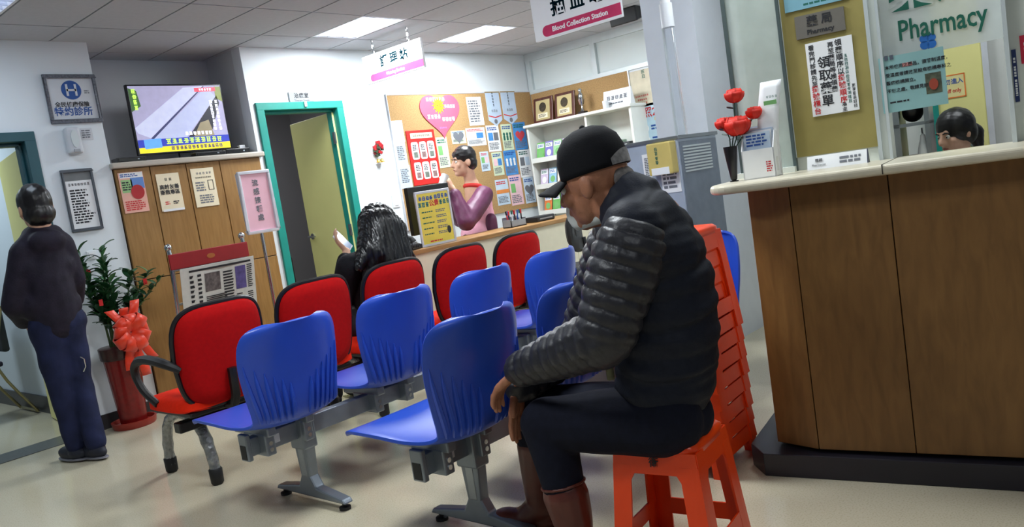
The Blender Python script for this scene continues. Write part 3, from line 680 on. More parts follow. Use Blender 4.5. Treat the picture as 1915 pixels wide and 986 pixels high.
def red_chair(parent, x, y):
    global _red_src
    if _red_src is None:
        e = MB(); n = 40
        zc = .635; rings = []
        for (ins, dy) in ((.16, -.036), (.06, -.036), (.012, -.03), (0, -.012), (0, .012), (.015, .03), (.08, .042), (.16, .042)):
            rings.append([(px_, back_y(px_, pz_) + dy, zc + pz_) for px_, pz_ in back_outline(inset=ins)])
        vs = [p for rg in rings for p in rg]; fs = [(i * n + k, i * n + (k + 1) % n, (i + 1) * n + (k + 1) % n, (i + 1) * n + k) for i in range(len(rings) - 1) for k in range(n)]
        fs += [tuple(range(n - 1, -1, -1)), tuple(range((len(rings) - 1) * n, len(rings) * n))]
        e.add(vs, fs); b = e.build('backrest', m_redf, None, smooth=True, angle=60)
        pp = [(px_, back_y(px_, pz_) - .0, zc + pz_) for px_, pz_ in back_outline(inset=-.006)]
        MB().tube(pp + [pp[0]], .013, 8, caps=False).build('edge_trim', m_trim, b, smooth=True)
        st = MB(); n = 32; rings = []
        for (ins, z) in ((.03, .385), (.0, .40), (0, .43), (.02, .455), (.1, .462)):
            rg = []
            for k in range(n):
                a = 2 * PI * k / n; c, s_ = math.cos(a), math.sin(a)
                rg.append((math.copysign(abs(c) ** .5, c) * (.235 - ins), .245 + math.copysign(abs(s_) ** .5, s_) * (.22 - ins), z - .012 * max(0, (s_ - .5))))
            rings.append(rg)
        st.add([p for rg in rings for p in rg], [(i * n + k, i * n + (k + 1) % n, (i + 1) * n + (k + 1) % n, (i + 1) * n + k) for i in range(4) for k in range(n)] + [tuple(range(n - 1, -1, -1)), tuple(range(4 * n, 5 * n))])
        s_o = st.build('seat_cushion', m_seatf, b, smooth=True, angle=60)
        MB().box(-.19, .19, .06, .44, .365, .388).build('seat_pan', m_trim, b, bevel=.006)
        MB().tube([(0, .12, .375), (0, .0, .385), (0, -.03, .43), (0, -.038, .56)], .022, 8).build('back_bracket', m_trim, b, smooth=True)
        MB().tube([(0, .2, .31), (0, .2, .37)], .02, 8).build('seat_post', m_trim, b)
        _red_src = b; b.parent = parent; o = b
    else: o = copy_tree(_red_src, parent)
    o.location = (x, y, 0); return o
RX = [1.82, 2.36, 2.90, 3.44, 3.98]; RY = 3.50
rb = thing('upholstered_beam_seating', 'red upholstered beam chairs with black edging facing the television', 'bench', (0, 0, 0))
for x in RX: red_chair(rb, x, RY)
MB().box(1.62, 4.22, RY + .17, RY + .23, .285, .335).build('beam', m_trim, rb, bevel=.006)
def arch(x):
    yc = RY + .385
    pts = catmull([(x, yc - .235, .055), (x, yc - .225, .15), (x, yc - .17, .27), (x, yc - .06, .325), (x, yc + .06, .325), (x, yc + .17, .27), (x, yc + .225, .15), (x, yc + .235, .02)], 4)
    rr_ = random.Random(int(x * 100)); return MB().tube([tuple(p) for p in pts], [.027 + rr_.uniform(-.003, .004) for _ in pts], 10), yc
for x in (1.74, 2.78, 3.9):
    g, yc = arch(x); lg = g.build('leg', m_wrap, rb, smooth=True)
    for yy in (yc - .235, yc + .235): MB().lathe([(.022, 0), (.03, .01), (.032, .075), (.028, .08)], 12, (x, yy, 0)).build('foot_cap', m_rubber, lg, smooth=True)
def armrest(x):
    return MB().tube([tuple(p) for p in catmull([(x + .04, RY + .03, .60), (x, RY + .06, .635), (x - .01, RY + .2, .655), (x - .01, RY + .33, .645), (x - .01, RY + .39, .59), (x, RY + .36, .5), (x + .02, RY + .28, .43)], 4)], [.016, .017, .018, .02, .021, .022, .022, .022, .022, .022, .022, .022, .022, .021, .02, .02, .019, .019, .018, .018, .018, .017, .017, .017, .017], 8)
armrest(1.57).build('armrest', m_rubber, rb, smooth=True); armrest(4.23).build('armrest', m_rubber, rb, smooth=True)
# --- orange plastic stools
m_or = M('orange_plastic', (252, 72, 14), .3, var=.04, scale=6, bump=.03, bscale=200)
SH_ = .405
def frame_pt(face, a, z):
    """point on a tapering square frustum; a in -1..1 across the face"""
    hw_ = .124 + (.158 - .124) * (1 - z / SH_); x, y = a * hw_, -hw_
    for _ in range(face): x, y = -y, x
    return (x, y, z)
def stool_parts(t):
    # seat: rounded square top with a skirt
    top = MB(); n = 32; rings = []
    for (hw_, z) in ((.02, SH_ - .004), (.095, SH_ - .003), (.102, SH_), (.117, SH_), (.126, SH_ - .008), (.1275, SH_ - .03)):
        rings.append([(math.copysign(abs(math.cos(2 * PI * (k + .5) / n)) ** .28, math.cos(2 * PI * (k + .5) / n)) * hw_, math.copysign(abs(math.sin(2 * PI * (k + .5) / n)) ** .28, math.sin(2 * PI * (k + .5) / n)) * hw_, z) for k in range(n)])
    top.add([p for rg in rings for p in rg], [(i * n + k, i * n + (k + 1) % n, (i + 1) * n + (k + 1) % n, (i + 1) * n + k) for i in range(len(rings) - 1) for k in range(n)] + [tuple(range(n - 1, -1, -1))])
    top.build('seat', m_or, t, smooth=True, angle=50, solid=.005)
    for f in range(4):
        a = MB(); inn = .58                                 # apron with an arched lower edge
        def apr(u, v):
            x = (u * 2 - 1); low = SH_ - .115 if abs(x) > .62 else SH_ - .085
            return frame_pt(f, x, SH_ - .02 - (SH_ - .02 - low) * v)
        a.grid(apr, 16, 3); a.build('apron', m_or, t, solid=.006)
        s = MB(); s.grid(lambda u, v: frame_pt(f, (u * 2 - 1) * .8, .125 - .055 * v), 4, 2); s.build('stretcher', m_or, t, solid=.006)
        l = MB()
        l.grid(lambda u, v: frame_pt(f, 1 - .42 * u * (1 - .15 * v) , (SH_ - .06) * (1 - v)), 3, 6)
        l.grid(lambda u, v: frame_pt((f + 1) % 4, -1 + .42 * u * (1 - .15 * v), (SH_ - .06) * (1 - v)), 3, 6)
        l.build('leg', m_or, t, solid=.007)
    for f in (0, 3): pass
    tx = text('lettering', '衛', .03, m_ink, t, (0, 0, 0), bold=.0004, ext=.0004)
    p = Vector(frame_pt(0, 0, SH_ - .05)); tx.location = p + Vector((0, -.006, 0)); tx.rotation_euler = (PI / 2 - .1, 0, 0)
    return t
st0 = stool_parts(thing('plastic_stool', 'orange plastic stool the old man sits on', 'stool', (0, 0, 0), 0, 'orange plastic stools'))
STOOL = Vector((1.99, 1.27, 0)); STACK = Vector((2.72, 1.585, 0))
st0.location = STOOL; st0.rotation_euler = (0, 0, math.radians(-82))
NST = 9
pos = ['bottom', 'second', 'third', 'fourth', 'fifth', 'sixth', 'seventh', 'eighth', 'topmost']
for k in range(NST):
    s = copy_tree(st0); s.location = STACK + Vector((0, 0, .0655 * k)); s.rotation_euler = (0, 0, math.radians(-86 + (k * 37 % 5) * .6))
    s['label'] = {0: 'orange plastic stool at the bottom of the stack beside the counter', NST - 1: 'topmost orange plastic stool of the stack beside the counter'}.get(k, 'orange plastic stool nested %s from the bottom of the stack' % pos[k]); s['group'] = 'stacked orange stools'
# ================================================================== PEOPLE
import numpy as np
def ell_mesh(mb, c, rad, ax=None, n=18, m=12):
    """ellipsoid with radii rad along the axes ax (three vectors)"""
    s0 = len(mb.v); mb.ball((0, 0, 0), 1.0, n, m)
    A = Matrix([[ax[j][i] * rad[j] for j in range(3)] + [c[i]] for i in range(3)] + [[0, 0, 0, 1]]) if ax else Matrix([[rad[0], 0, 0, c[0]], [0, rad[1], 0, c[1]], [0, 0, rad[2], c[2]], [0, 0, 0, 1]])
    return mb.xf(A, s0)
def cone(mb, a, ra, b_, rb, n=14):
    a, b_ = Vector(a), Vector(b_); d = b_ - a; L = d.length
    if L < 1e-6: return mb.ball(a, ra, n, 8)
    d /= L; pts = []; rs = []
    for k in range(5): t = PI / 2 * (1 - k / 4); pts.append(a - d * ra * math.sin(t)); rs.append(max(1e-4, ra * math.cos(t)))
    for k in range(5): t = PI / 2 * k / 4; pts.append(b_ + d * rb * math.sin(t)); rs.append(max(1e-4, rb * math.cos(t)))
    return mb.tube(pts, rs, n)
def chain(mb, pts, rs, n=14):
    for (a, b_), (ra, rb) in zip(zip(pts, pts[1:]), zip(rs, rs[1:])): cone(mb, a, ra, b_, rb, n)
    return mb
def organic(mb, name, mat, t, voxel=.01, smooth=6, fn=None):
    """fuse overlapping volumes into one continuous surface, smooth it and attach it to the person"""
    me = mb.mesh('tmp'); o = bpy.data.objects.new('tmp', me); COL.objects.link(o)
    md = o.modifiers.new('fuse', 'REMESH'); md.mode = 'VOXEL'; md.voxel_size = voxel
    if smooth: ms = o.modifiers.new('relax', 'SMOOTH'); ms.factor = .5; ms.iterations = smooth
    dg = bpy.context.evaluated_depsgraph_get(); out = bpy.data.meshes.new_from_object(o.evaluated_get(dg))
    bpy.data.objects.remove(o, do_unlink=True); bpy.data.meshes.remove(me)
    out.name = name; out.materials.clear(); out.materials.append(mat)
    n = len(out.vertices); co = np.empty(n * 3); out.vertices.foreach_get('co', co); co = co.reshape(-1, 3)
    if fn is not None:
        nr = np.empty(n * 3); out.vertices.foreach_get('normal', nr); nr = nr.reshape(-1, 3); co = fn(co, nr)
    co = co - np.array(t.location)[None, :]
    out.vertices.foreach_set('co', co.ravel()); out.update()
    out.polygons.foreach_set('use_smooth', [True] * len(out.polygons))
    ob = bpy.data.objects.new(name, out); COL.objects.link(ob); ob.parent = t; return ob
def along(co, pts):
    """arc length of the nearest point on a polyline, and distance to it"""
    best = np.full(len(co), 1e9); s = np.zeros(len(co)); acc = 0
    for a, b_ in zip(pts, pts[1:]):
        a = np.array(a); b_ = np.array(b_); d = b_ - a; L = np.linalg.norm(d); k = np.clip(((co - a) @ d) / L ** 2, 0, 1)
        dist = np.linalg.norm(co - (a + k[:, None] * d), axis=1); m = dist < best; best[m] = dist[m]; s[m] = acc + k[m] * L; acc += L
    return s, best
def hashnoise(co, f, seed=0):
    r = np.random.RandomState(seed); out = np.zeros(len(co))
    for _ in range(6):
        k = r.normal(size=3) * f; out += np.sin(co @ k + r.uniform(0, 6.28))
    return out / 6
class Head:
    """axes of a head: c centre, f facing, u up, s towards its left"""
    def __init__(s, c, f, u=(0, 0, 1), k=1.0):
        s.c = Vector(c); s.f = Vector(f).normalized(); s.u = (Vector(u) - s.f * Vector(u).dot(s.f)).normalized(); s.s = s.u.cross(s.f); s.k = k
    def p(s, x, y, z): return s.c + (s.s * x + s.f * y + s.u * z) * s.k
    def ax(s): return (s.s, s.f, s.u)
    def skull(s, mb):
        k = s.k
        ell_mesh(mb, s.p(0, -.005, .025), (.076 * k, .096 * k, .094 * k), s.ax()); ell_mesh(mb, s.p(0, .03, -.045), (.058 * k, .066 * k, .078 * k), s.ax())
        ell_mesh(mb, s.p(0, .062, -.098), (.03 * k, .03 * k, .024 * k), s.ax()); cone(mb, s.p(0, .088, .01), .010 * k, s.p(0, .112, -.032), .0145 * k)
        cone(mb, s.p(-.03, .078, .022), .014 * k, s.p(.03, .078, .022), .014 * k); cone(mb, s.p(-.018, .086, -.066), .011 * k, s.p(.018, .086, -.066), .011 * k)
        for sg in (-1, 1):
            ell_mesh(mb, s.p(sg * .043, .066, -.03), (.022 * k, .02 * k, .024 * k), s.ax()); ell_mesh(mb, s.p(sg * .077, -.012, -.015), (.010 * k, .02 * k, .033 * k), s.ax())
            cone(mb, s.p(sg * .012, .1, -.036), .008 * k, s.p(sg * .004, .1, -.036), .008 * k)
    def features(s, t, lip=(150, 84, 74)):
        e = MB(); i = MB()
        for sg in (-1, 1):
            b = MB(); ell_mesh(b, s.p(sg * .031, .079, -.002), (.0125 * s.k,) * 3, s.ax(), 12, 8); b.xf(Matrix.Translation(-t.location)); eo = b.build('eye', M('eye_white', (226, 222, 214), .2), t, smooth=True)
            b = MB(); ell_mesh(b, s.p(sg * .031, .0885, -.002), (.0055 * s.k, .004 * s.k, .0055 * s.k), s.ax(), 10, 6); b.xf(Matrix.Translation(-t.location)); b.build('iris', M('iris_dark', (40, 28, 22), .2), eo, smooth=True)
            b = MB(); b.tube([s.p(sg * .014, .094, .018), s.p(sg * .032, .094, .024), s.p(sg * .05, .082, .018)], [.003, .0045, .002], 6); b.xf(Matrix.Translation(-t.location)); b.build('eyebrow', M('brow', (40, 36, 34), .8), t, smooth=True)
        b = MB(); b.tube([s.p(-.022, .09, -.067), s.p(0, .099, -.066), s.p(.022, .09, -.067)], [.003, .0055, .003], 8); b.xf(Matrix.Translation(-t.location)); b.build('lips', M('lips%d' % lip[0], lip, .5), t, smooth=True)
def hand(mb, wrist, d, palm_n, side, curl=.5, k=1.0, spread=.012):
    """five fingers: wrist position, direction of the fingers, palm normal, side = direction of the thumb"""
    w0 = Vector(wrist); d = Vector(d).normalized(); nrm = Vector(palm_n); nrm = (nrm - d * nrm.dot(d)).normalized(); sd = Vector(side); sd = (sd - d * sd.dot(d) - nrm * sd.dot(nrm)).normalized()
    for q in (-1.5, -.5, .5, 1.5): cone(mb, w0 + sd * q * .010 * k, .017 * k, w0 + d * .082 * k + sd * q * .019 * k, .0125 * k, 10)
    for q, L in ((1.5, .072), (.5, .082), (-.5, .077), (-1.5, .06)):
        p = w0 + d * .084 * k + sd * q * .0195 * k; dd = (d + sd * q * spread * 4).normalized(); a = 0
        for seg, r0, r1 in ((.45, .0098, .0092), (.32, .0092, .0085), (.23, .0085, .0072)):
            a += curl * (.55 if seg > .4 else .75); v = dd * math.cos(a) + nrm * math.sin(a); e = p + v * L * seg * 1.1 * k; cone(mb, p, r0 * k, e, r1 * k, 10); p = e
    p = w0 + d * .022 * k + sd * .026 * k; v = (d * .72 + sd * .62 + nrm * .25).normalized(); e = p + v * .04 * k; cone(mb, p, .0145 * k, e, .0115 * k, 10); v2 = (d * .9 + sd * .25 + nrm * .35).normalized(); cone(mb, e, .0115 * k, e + v2 * .03 * k, .0085 * k, 10)
    return mb
m_skinA = M('skin_tanned', (176, 118, 88), .5, var=.12, scale=30, bump=.15, bscale=200)
m_skinB = M('skin_light', (214, 168, 142), .5, var=.06, scale=20)
m_hair = M('hair_black', (18, 16, 18), .38, var=.3, scale=60)
def crease(amp, f, seed=1):
    return lambda co, nr: co + nr * (amp * hashnoise(co, f, seed))[:, None]
# ---------------------------------------------------------------- seated old man
TH = math.radians(14); FW = Vector((-math.sin(TH), math.cos(TH), 0)); LF = Vector((-math.cos(TH), -math.sin(TH), 0))
MAN = Vector((1.99, 1.27, 0))
def jm(px, py, off=0.0):
    """photo pixel -> point on the man's sagittal plane shifted by off towards his left"""
    d = ray(px, py); q = MAN + LF * off; t = q.to_2d().dot(LF.to_2d()) / d.to_2d().dot(LF.to_2d()); return Vector((d.x * t, d.y * t, CAMH + d.z * t))
om = thing('person', 'person in a black cap and dark quilted vest sitting on an orange stool', 'person', tuple(MAN))
hip, waist, chest, upb, neckb = jm(1245, 770), jm(1250, 660), jm(1235, 530), jm(1215, 420), jm(1150, 385)
shL, shR = jm(1185, 440, .19), jm(1165, 430, -.17)
elL, wrL = jm(1130, 632, .25), jm(975, 690, .13)
elR, wrR = jm(1090, 640, -.24), jm(972, 722, .02)
hipL, hipR = jm(1245, 785, .09), jm(1240, 775, -.09)
knL, knR = jm(1024, 792, .10), jm(1000, 768, -.10)
anL, anR = jm(1060, 985, .12), jm(985, 932, -.10)
anL -= FW * .03; anR -= FW * .055; anL.z = .1; anR.z = .1
hd = Head(jm(1113, 338), FW * .95 - LF * .14 + Vector((0, 0, -.16)), (FW * .15 + Vector((0, 0, 1))), 1.1)
b = MB(); hd.skull(b)
cone(b, hd.p(0, -.03, -.06), .06, neckb, .062); cone(b, neckb, .07, upb, .1); chain(b, [upb, chest, waist, hip], [.10, .12, .12, .12])
chain(b, [upb, shL, elL, wrL], [.07, .06, .042, .027]); chain(b, [upb, shR, elR, wrR], [.07, .06, .042, .027])
chain(b, [hip, hipL, knL, anL], [.09, .08, .055, .04]); chain(b, [hip, hipR, knR, anR], [.09, .08, .055, .04])
for an in (anL, anR): cone(b, an, .036, an + FW * .10 + Vector((0, 0, -.045)), .026)
hand(b, wrL - (elL - wrL).normalized() * .012, (FW * .75 + Vector((0, 0, -.55))), (-FW * .5 + Vector((0, 0, -.9))), LF * -1, .55, 1.02)
hand(b, wrR, (FW * .28 + Vector((0, 0, -1)) + LF * .1), (-FW), LF, .22, 1.05)
organic(b, 'body', m_skinA, om, .0055, 3, crease(.0012, 160))
hd.features(om)
m_vest = M('vest_navy', (26, 30, 42), .62, spec=.22, var=.12, scale=50, bump=.12, bscale=160)
m_puff = M('puffer_shell', (44, 44, 50), .4, spec=.4, var=.15, scale=30, bump=.12, bscale=120)
m_trou = M('trousers_navy', (18, 21, 36), .85, spec=.22, var=.15, scale=40, bump=.1, bscale=120)
m_boot = M('rubber_boot_brown', (92, 42, 32), .35, var=.15, scale=25)
# vest
v = MB(); up_ = (upb - hip).normalized(); fw_ = (FW - up_ * FW.dot(up_)).normalized()
for (cx_, cy_, rx, ry, rz_) in ((1242, 752, .178, .135, .07), (1244, 715, .184, .150, .09), (1246, 670, .186, .156, .10), (1247, 620, .187, .156, .10), (1245, 570, .188, .152, .10), (1240, 520, .188, .146, .10), (1230, 470, .184, .138, .09), (1214, 425, .168, .126, .08), (1192, 388, .13, .108, .07)):
    ell_mesh(v, jm(cx_, cy_), (rx, ry, rz_), (LF, fw_, up_))
cone(v, jm(1186, 432, .165), .094, jm(1205, 425, .05), .115); cone(v, jm(1200, 470, .15), .098, jm(1225, 480, .06), .13); cone(v, shR, .094, upb, .10)
def ring(mb, c, ax_, r_, tube_r, squash=1.0, n=18):
    a1 = ax_.orthogonal().normalized(); a2 = ax_.cross(a1); pts = [c + (a1 * math.cos(2 * PI * k / n) + a2 * math.sin(2 * PI * k / n)) * r_ for k in range(n + 1)]
    for p, q in zip(pts, pts[1:]): cone(mb, p, tube_r, q, tube_r, 8)
ncd = (hd.p(0, -.02, -.06) - upb).normalized()
for k in range(4): ring(v, upb.lerp(hd.p(0, -.045, -.055), .42 + .16 * k), ncd, .098 - .008 * k, .02)
vs_ = [tuple(p) for p in (hip, waist, chest, upb, neckb)]
def vest_fn(co, nr):
    s, d = along(co, vs_); st = .14; ph = (s + .02 * hashnoise(co, 6, 3) + .03 * np.sin((co @ np.array(LF)) * 9)) % st; dd = np.minimum(ph, st - ph)
    h = -.0055 * np.exp(-(dd / .011) ** 2); wr_ = .0035 * hashnoise(co, 26, 4) + .0028 * hashnoise(co * np.array([1, 1, 2.4]), 44, 8)
    return co + nr * (h + wr_)[:, None]
organic(v, 'vest', m_vest, om, .0075, 26, vest_fn)
# puffer sleeves
def sleeve(sh, el, wr, nm):
    s_ = MB(); mid = sh.lerp(el, .5); chain(s_, [sh.lerp(el, .12), mid, el, el.lerp(wr, .5), wr], [.098, .096, .083, .070, .053])
    pl = [tuple(p) for p in (sh + (sh - el) * .3, el, wr)]
    def fn(co, nr):
        s, d = along(co, pl); ph = s + .008 * hashnoise(co, 14, 5); h = np.abs(np.sin(np.pi * ph / .042)) ** .55
        return co + nr * (.0085 * (h - .55) + .003 * hashnoise(co, 55, 6) + .0022 * hashnoise(co, 100, 9))[:, None]
    organic(s_, nm, m_puff, om, .0055, 4, fn)
sleeve(shL, elL, wrL, 'sleeve'); sleeve(shR, elR, wrR, 'sleeve')
# trousers
q = MB(); pel = jm(1240, 780); ell_mesh(q, pel + Vector((0, 0, .0)), (.175, .15, .105), (LF, FW, Vector((0, 0, 1))))
for hp, kn, an, fe in ((hipL, knL, anL, .72), (hipR, knR, anR, .42)):
    chain(q, [hp, hp.lerp(kn, .5), kn, kn.lerp(an, .25), kn.lerp(an, fe)], [.108, .098, .083, .075, .06])
organic(q, 'trousers', m_trou, om, .008, 6, crease(.0055, 24, 12))
# rubber boots
def boot(kn, an, toe, fr_=.62, nm='boot'):
    bt = MB(); top = kn.lerp(an, fr_); chain(bt, [top, top.lerp(an, .6), an], [.072, .062, .052])
    heel = an + Vector((0, 0, -.055)) - toe * .03; ell_mesh(bt, an + toe * .07 + Vector((0, 0, -.055)), (.046, .125, .04), (toe.cross(Vector((0, 0, 1))).normalized(), toe, Vector((0, 0, 1)))); cone(bt, an, .052, an + toe * .05 + Vector((0, 0, -.04)), .048)
    ell_mesh(bt, an + toe * .14 + Vector((0, 0, -.055)), (.05, .065, .038), (toe.cross(Vector((0, 0, 1))).normalized(), toe, Vector((0, 0, 1))))
    o = organic(bt, nm, m_boot, om, .006, 5, crease(.0016, 60, 4))
    rg = MB(); ring(rg, top + (kn - an).normalized() * .035, (kn - an).normalized(), .0665, .006, n=20); organic(rg, 'boot_cuff', m_boot, om, .005, 1)
    sl = MB(); sd = toe.cross(Vector((0, 0, 1))).normalized(); pl = []
    for k in range(24):
        a = 2 * PI * k / 24; pl.append(an + toe * (.065 + .135 * math.cos(a)) + sd * (.052 * math.sin(a) * (1 + .15 * math.cos(a))) + Vector((0, 0, -.1)) - om.location)
    sl.add([tuple(p) for p in pl] + [tuple(p + Vector((0, 0, .022))) for p in pl], [tuple(range(23, -1, -1)), tuple(range(24, 48))] + [(k, (k + 1) % 24, 24 + (k + 1) % 24, 24 + k) for k in range(24)])
    sl.build('boot_sole', M('boot_sole', (40, 20, 18), .6), om, bevel=.004)
toe = (FW * .9 + LF * .2).normalized()
boot(knL, anL, toe); boot(knR, anR, (FW * .98 + LF * .05).normalized(), .36)
# cap and hair
m_cap = M('cap_black', (16, 17, 22), .8, spec=.22, var=.15, scale=60, bump=.15, bscale=250)
c = MB(); cs = len(c.v); c.lathe([(.0001, .121), (.03, .119), (.06, .106), (.083, .078), (.094, .04), (.096, .0), (.096, -.016), (.09, -.016)], 30)
A = Matrix([[hd.s[i] * .93, hd.f[i] * 1.16, hd.u[i] * 1.0, hd.p(0, -.008, .034)[i] - om.location[i]] for i in range(3)] + [[0, 0, 0, 1]])
c.xf(A); cap = c.build('cap', m_cap, om, smooth=True, angle=0)
br = MB()
def brim(u, v_):
    a = (u - .5) * 2.0; rr_ = .086 + .062 * v_ * (1 - .30 * abs(a) ** 2.2)
    return (rr_ * math.sin(a) * .98, rr_ * math.cos(a) * 1.17, -.006 - .034 * v_ * (.55 + .45 * abs(a) ** 2) - .012 * abs(a) ** 2)
br.grid(brim, 16, 6); br.xf(A); br.build('cap_brim', m_cap, cap, smooth=True, angle=0, solid=.006)
MB().ball((0, 0, .122), .008).xf(A).build('cap_button', m_cap, cap, smooth=True)
st_ = MB(); st_.grid(lambda u, v_: (.098 * math.sin(PI + (u - .5) * 1.3) * .98, .098 * math.cos(PI + (u - .5) * 1.3), -.014 + .042 * v_ * (1 - (2 * u - 1) ** 2 * .55)), 10, 3); st_.xf(A); st_.build('cap_gap_hair', M('hair_grey', (130, 128, 128), .6, var=.3, scale=80), cap, smooth=True, angle=0)
hr = MB()
ell_mesh(hr, hd.p(0, -.088, -.02), (.06, .02, .04), hd.ax()); organic(hr, 'hair', M('hair_grey_short', (96, 90, 88), .7, var=.3, scale=90), om, .006, 2, crease(.002, 200, 2))
mk = MB(); mk.grid(lambda u, v_: tuple(hd.p((u - .5) * .09, .118 - .16 * (u - .5) ** 2 * 3.2 - .02 * (2 * v_ - 1) ** 2, -.115 + .085 * v_) - om.location), 10, 5); mk.build('face_mask', M('mask_pale', (222, 226, 222), .8), om, smooth=True, angle=0, solid=.003)
# pocket piece on the vest
pk = MB(); p0 = jm(1140, 690, .19) - om.location; pk.grid(lambda u, v_: tuple(p0 + FW * (.02 * (u - .5)) + Vector((0, 0, .06 * (v_ - .5))) + LF * (.012 * math.sin(PI * u))), 4, 6); pk.build('pocket_lining', M('pocket_olive', (92, 92, 66), .7, var=.3, scale=60), om, smooth=True, angle=0, solid=.004)
# ---------------------------------------------------------------- standing man seen from behind
SY = 5.02; SP = Vector((1.64, SY, 0))
def js(px, py, dy=0.0): return onY(px, py, SY + dy)
sm = thing('person', 'person in a dark hooded jacket and jeans standing by the side room doorway', 'person', tuple(SP))
sh_ = Head(js(66, 388), (.02, 1, -.05), (0, 0, 1), 1.05)
b = MB(); sh_.skull(b); nb_ = js(78, 440); pelv = js(108, 600); ch_ = js(85, 510)
cone(b, sh_.p(0, -.02, -.05), .055, nb_, .06); chain(b, [nb_, ch_, pelv], [.07, .12, .11])
sL, sR = js(46, 474), js(112, 458); eL, eR = js(26, 570, .02), js(138, 520, .02); wL, wR = js(45, 600, .2), js(140, 560, .2)
chain(b, [ch_, sL, eL, wL], [.09, .055, .04, .028]); chain(b, [ch_, sR, eR, wR], [.09, .055, .04, .028])
hL, hR = js(88, 610), js(125, 605); kL, kR = js(112, 722), js(150, 712); aL, aR = js(143, 838), js(178, 824, -.12)
aL.z = .075; aR.z = .075
chain(b, [pelv, hL, kL, aL], [.09, .075, .05, .036]); chain(b, [pelv, hR, kR, aR], [.09, .075, .05, .036])
hand(b, wL, (.4, .5, -.3), (0, 0, -1), (.8, 0, 0), .5); hand(b, wR, (-.5, .5, -.3), (0, 0, -1), (-.8, 0, 0), .5)
organic(b, 'body', m_skinB, sm, .009, 3); sh_.features(sm)
m_jkt = M('jacket_charcoal', (34, 30, 44), .7, spec=.22, var=.25, scale=20, bump=.15, bscale=90); m_jean = M('jeans_dark', (30, 36, 66), .8, spec=.22, var=.35, scale=9, bump=.1, bscale=120)
v = MB(); chain(v, [js(88, 470), js(85, 520), js(98, 575), js(104, 600)], [.11, .135, .135, .13])
for q_, r_ in ((js(62, 505), .10), (js(108, 498), .10), (js(74, 570), .105), (js(118, 570), .10)): v.ball(q_, r_, 16, 10)
chain(v, [nb_, sL, eL, wL], [.08, .078, .066, .052]); chain(v, [nb_, sR, eR, wR], [.08, .078, .064, .05]); ell_mesh(v, js(88, 452, -.08), (.10, .055, .07)); cone(v, js(58, 440, .02), .05, js(100, 436, .02), .05)
organic(v, 'jacket', m_jkt, sm, .011, 9, crease(.005, 24, 7))
q = MB(); ell_mesh(q, pelv + Vector((0, 0, -.01)), (.155, .12, .12)); chain(q, [hL, kL, aL + Vector((0, 0, .03))], [.1, .066, .058]); chain(q, [hR, kR, aR + Vector((0, 0, .03))], [.1, .066, .058])
organic(q, 'jeans', m_jean, sm, .011, 5, crease(.007, 24, 9))
for a_ in (aL, aR):
    s = MB(); d_ = Vector((-.2, .97, 0)); ell_mesh(s, a_ + d_ * .05 + Vector((0, 0, -.03)), (.045, .13, .045), (Vector((.97, .2, 0)), d_, Vector((0, 0, 1)))); s.ball(a_ - Vector((0, 0, .02)), .05)
    sho = organic(s, 'shoe', M('shoe_dark', (24, 28, 44), .6), sm, .008, 3)
    s = MB(); ell_mesh(s, a_ + d_ * .05 + Vector((0, 0, -.062)), (.047, .135, .012), (Vector((.97, .2, 0)), d_, Vector((0, 0, 1)))); s.xf(Matrix.Translation(-SP)); s.build('shoe_sole', M('sole_grey', (120, 120, 128), .7), sm, smooth=True)
h = MB(); ell_mesh(h, sh_.p(0, -.005, .03), (.09, .106, .106), sh_.ax()); ell_mesh(h, sh_.p(0, -.04, -.04), (.084, .07, .075), sh_.ax()); organic(h, 'hair', m_hair, sm, .009, 3, crease(.004, 90, 3))
wl_ = MB(); wl_.tube([tuple(js(150, 668, -.1) - SP), tuple(js(157, 672, -.12) - SP), tuple(js(160, 685, -.1) - SP), tuple(js(156, 695, -.08) - SP)], .004, 6); wl_.build('key_chain', m_chrome, sm, smooth=True)
# ---------------------------------------------------------------- woman with long hair on a red chair
WY = 3.76; WP = Vector((2.93, WY, 0))
def jw(px, py, dy=0.0): return onY(px, py, WY + dy)
wm = thing('person', 'person with long black hair and black coat sitting on a red chair', 'person', tuple(WP))
wh = Head(jw(708, 425), (-.55, .8, -.25), (0, 0, 1), 1.0)
b = MB(); wh.skull(b); wn_ = jw(712, 470); wpel = jw(722, 640); wch = jw(710, 530); wpel.z = .53
cone(b, wh.p(0, -.02, -.05), .05, wn_, .052); chain(b, [wn_, wch, wpel], [.06, .11, .12])
wsL, wsR = jw(655, 500), jw(755, 490); weL, weR = jw(640, 560, .1), jw(765, 560, .1); wwL, wwR = jw(648, 470, .28), jw(690, 560, .25)
chain(b, [wch, wsL, weL, wwL], [.08, .05, .036, .025]); chain(b, [wch, wsR, weR, wwR], [.08, .05, .036, .025])
wkL, wkR = wpel + Vector((-.12, .42, .0)), wpel + Vector((.08, .42, .0)); waL, waR = Vector((wkL.x, wkL.y + .02, .08)), Vector((wkR.x, wkR.y + .02, .08))
wh1, wh2 = wpel + Vector((-.09, 0, 0)), wpel + Vector((.09, 0, 0))
chain(b, [wpel, wh1, wkL, waL], [.1, .08, .055, .036]); chain(b, [wpel, wh2, wkR, waR], [.1, .08, .055, .036])
hand(b, wwL, (-.35, .2, .6), (.6, -.3, .2), (.3, .5, .2), .6, .95)
hand(b, wwR, (-.6, .5, 0), (0, 0, 1), (0, .5, .5), .5, .95)
organic(b, 'body', m_skinB, wm, .008, 3); wh.features(wm)
m_coat = M('coat_black', (20, 20, 25), .85, spec=.22, var=.2, scale=30, bump=.2, bscale=120)
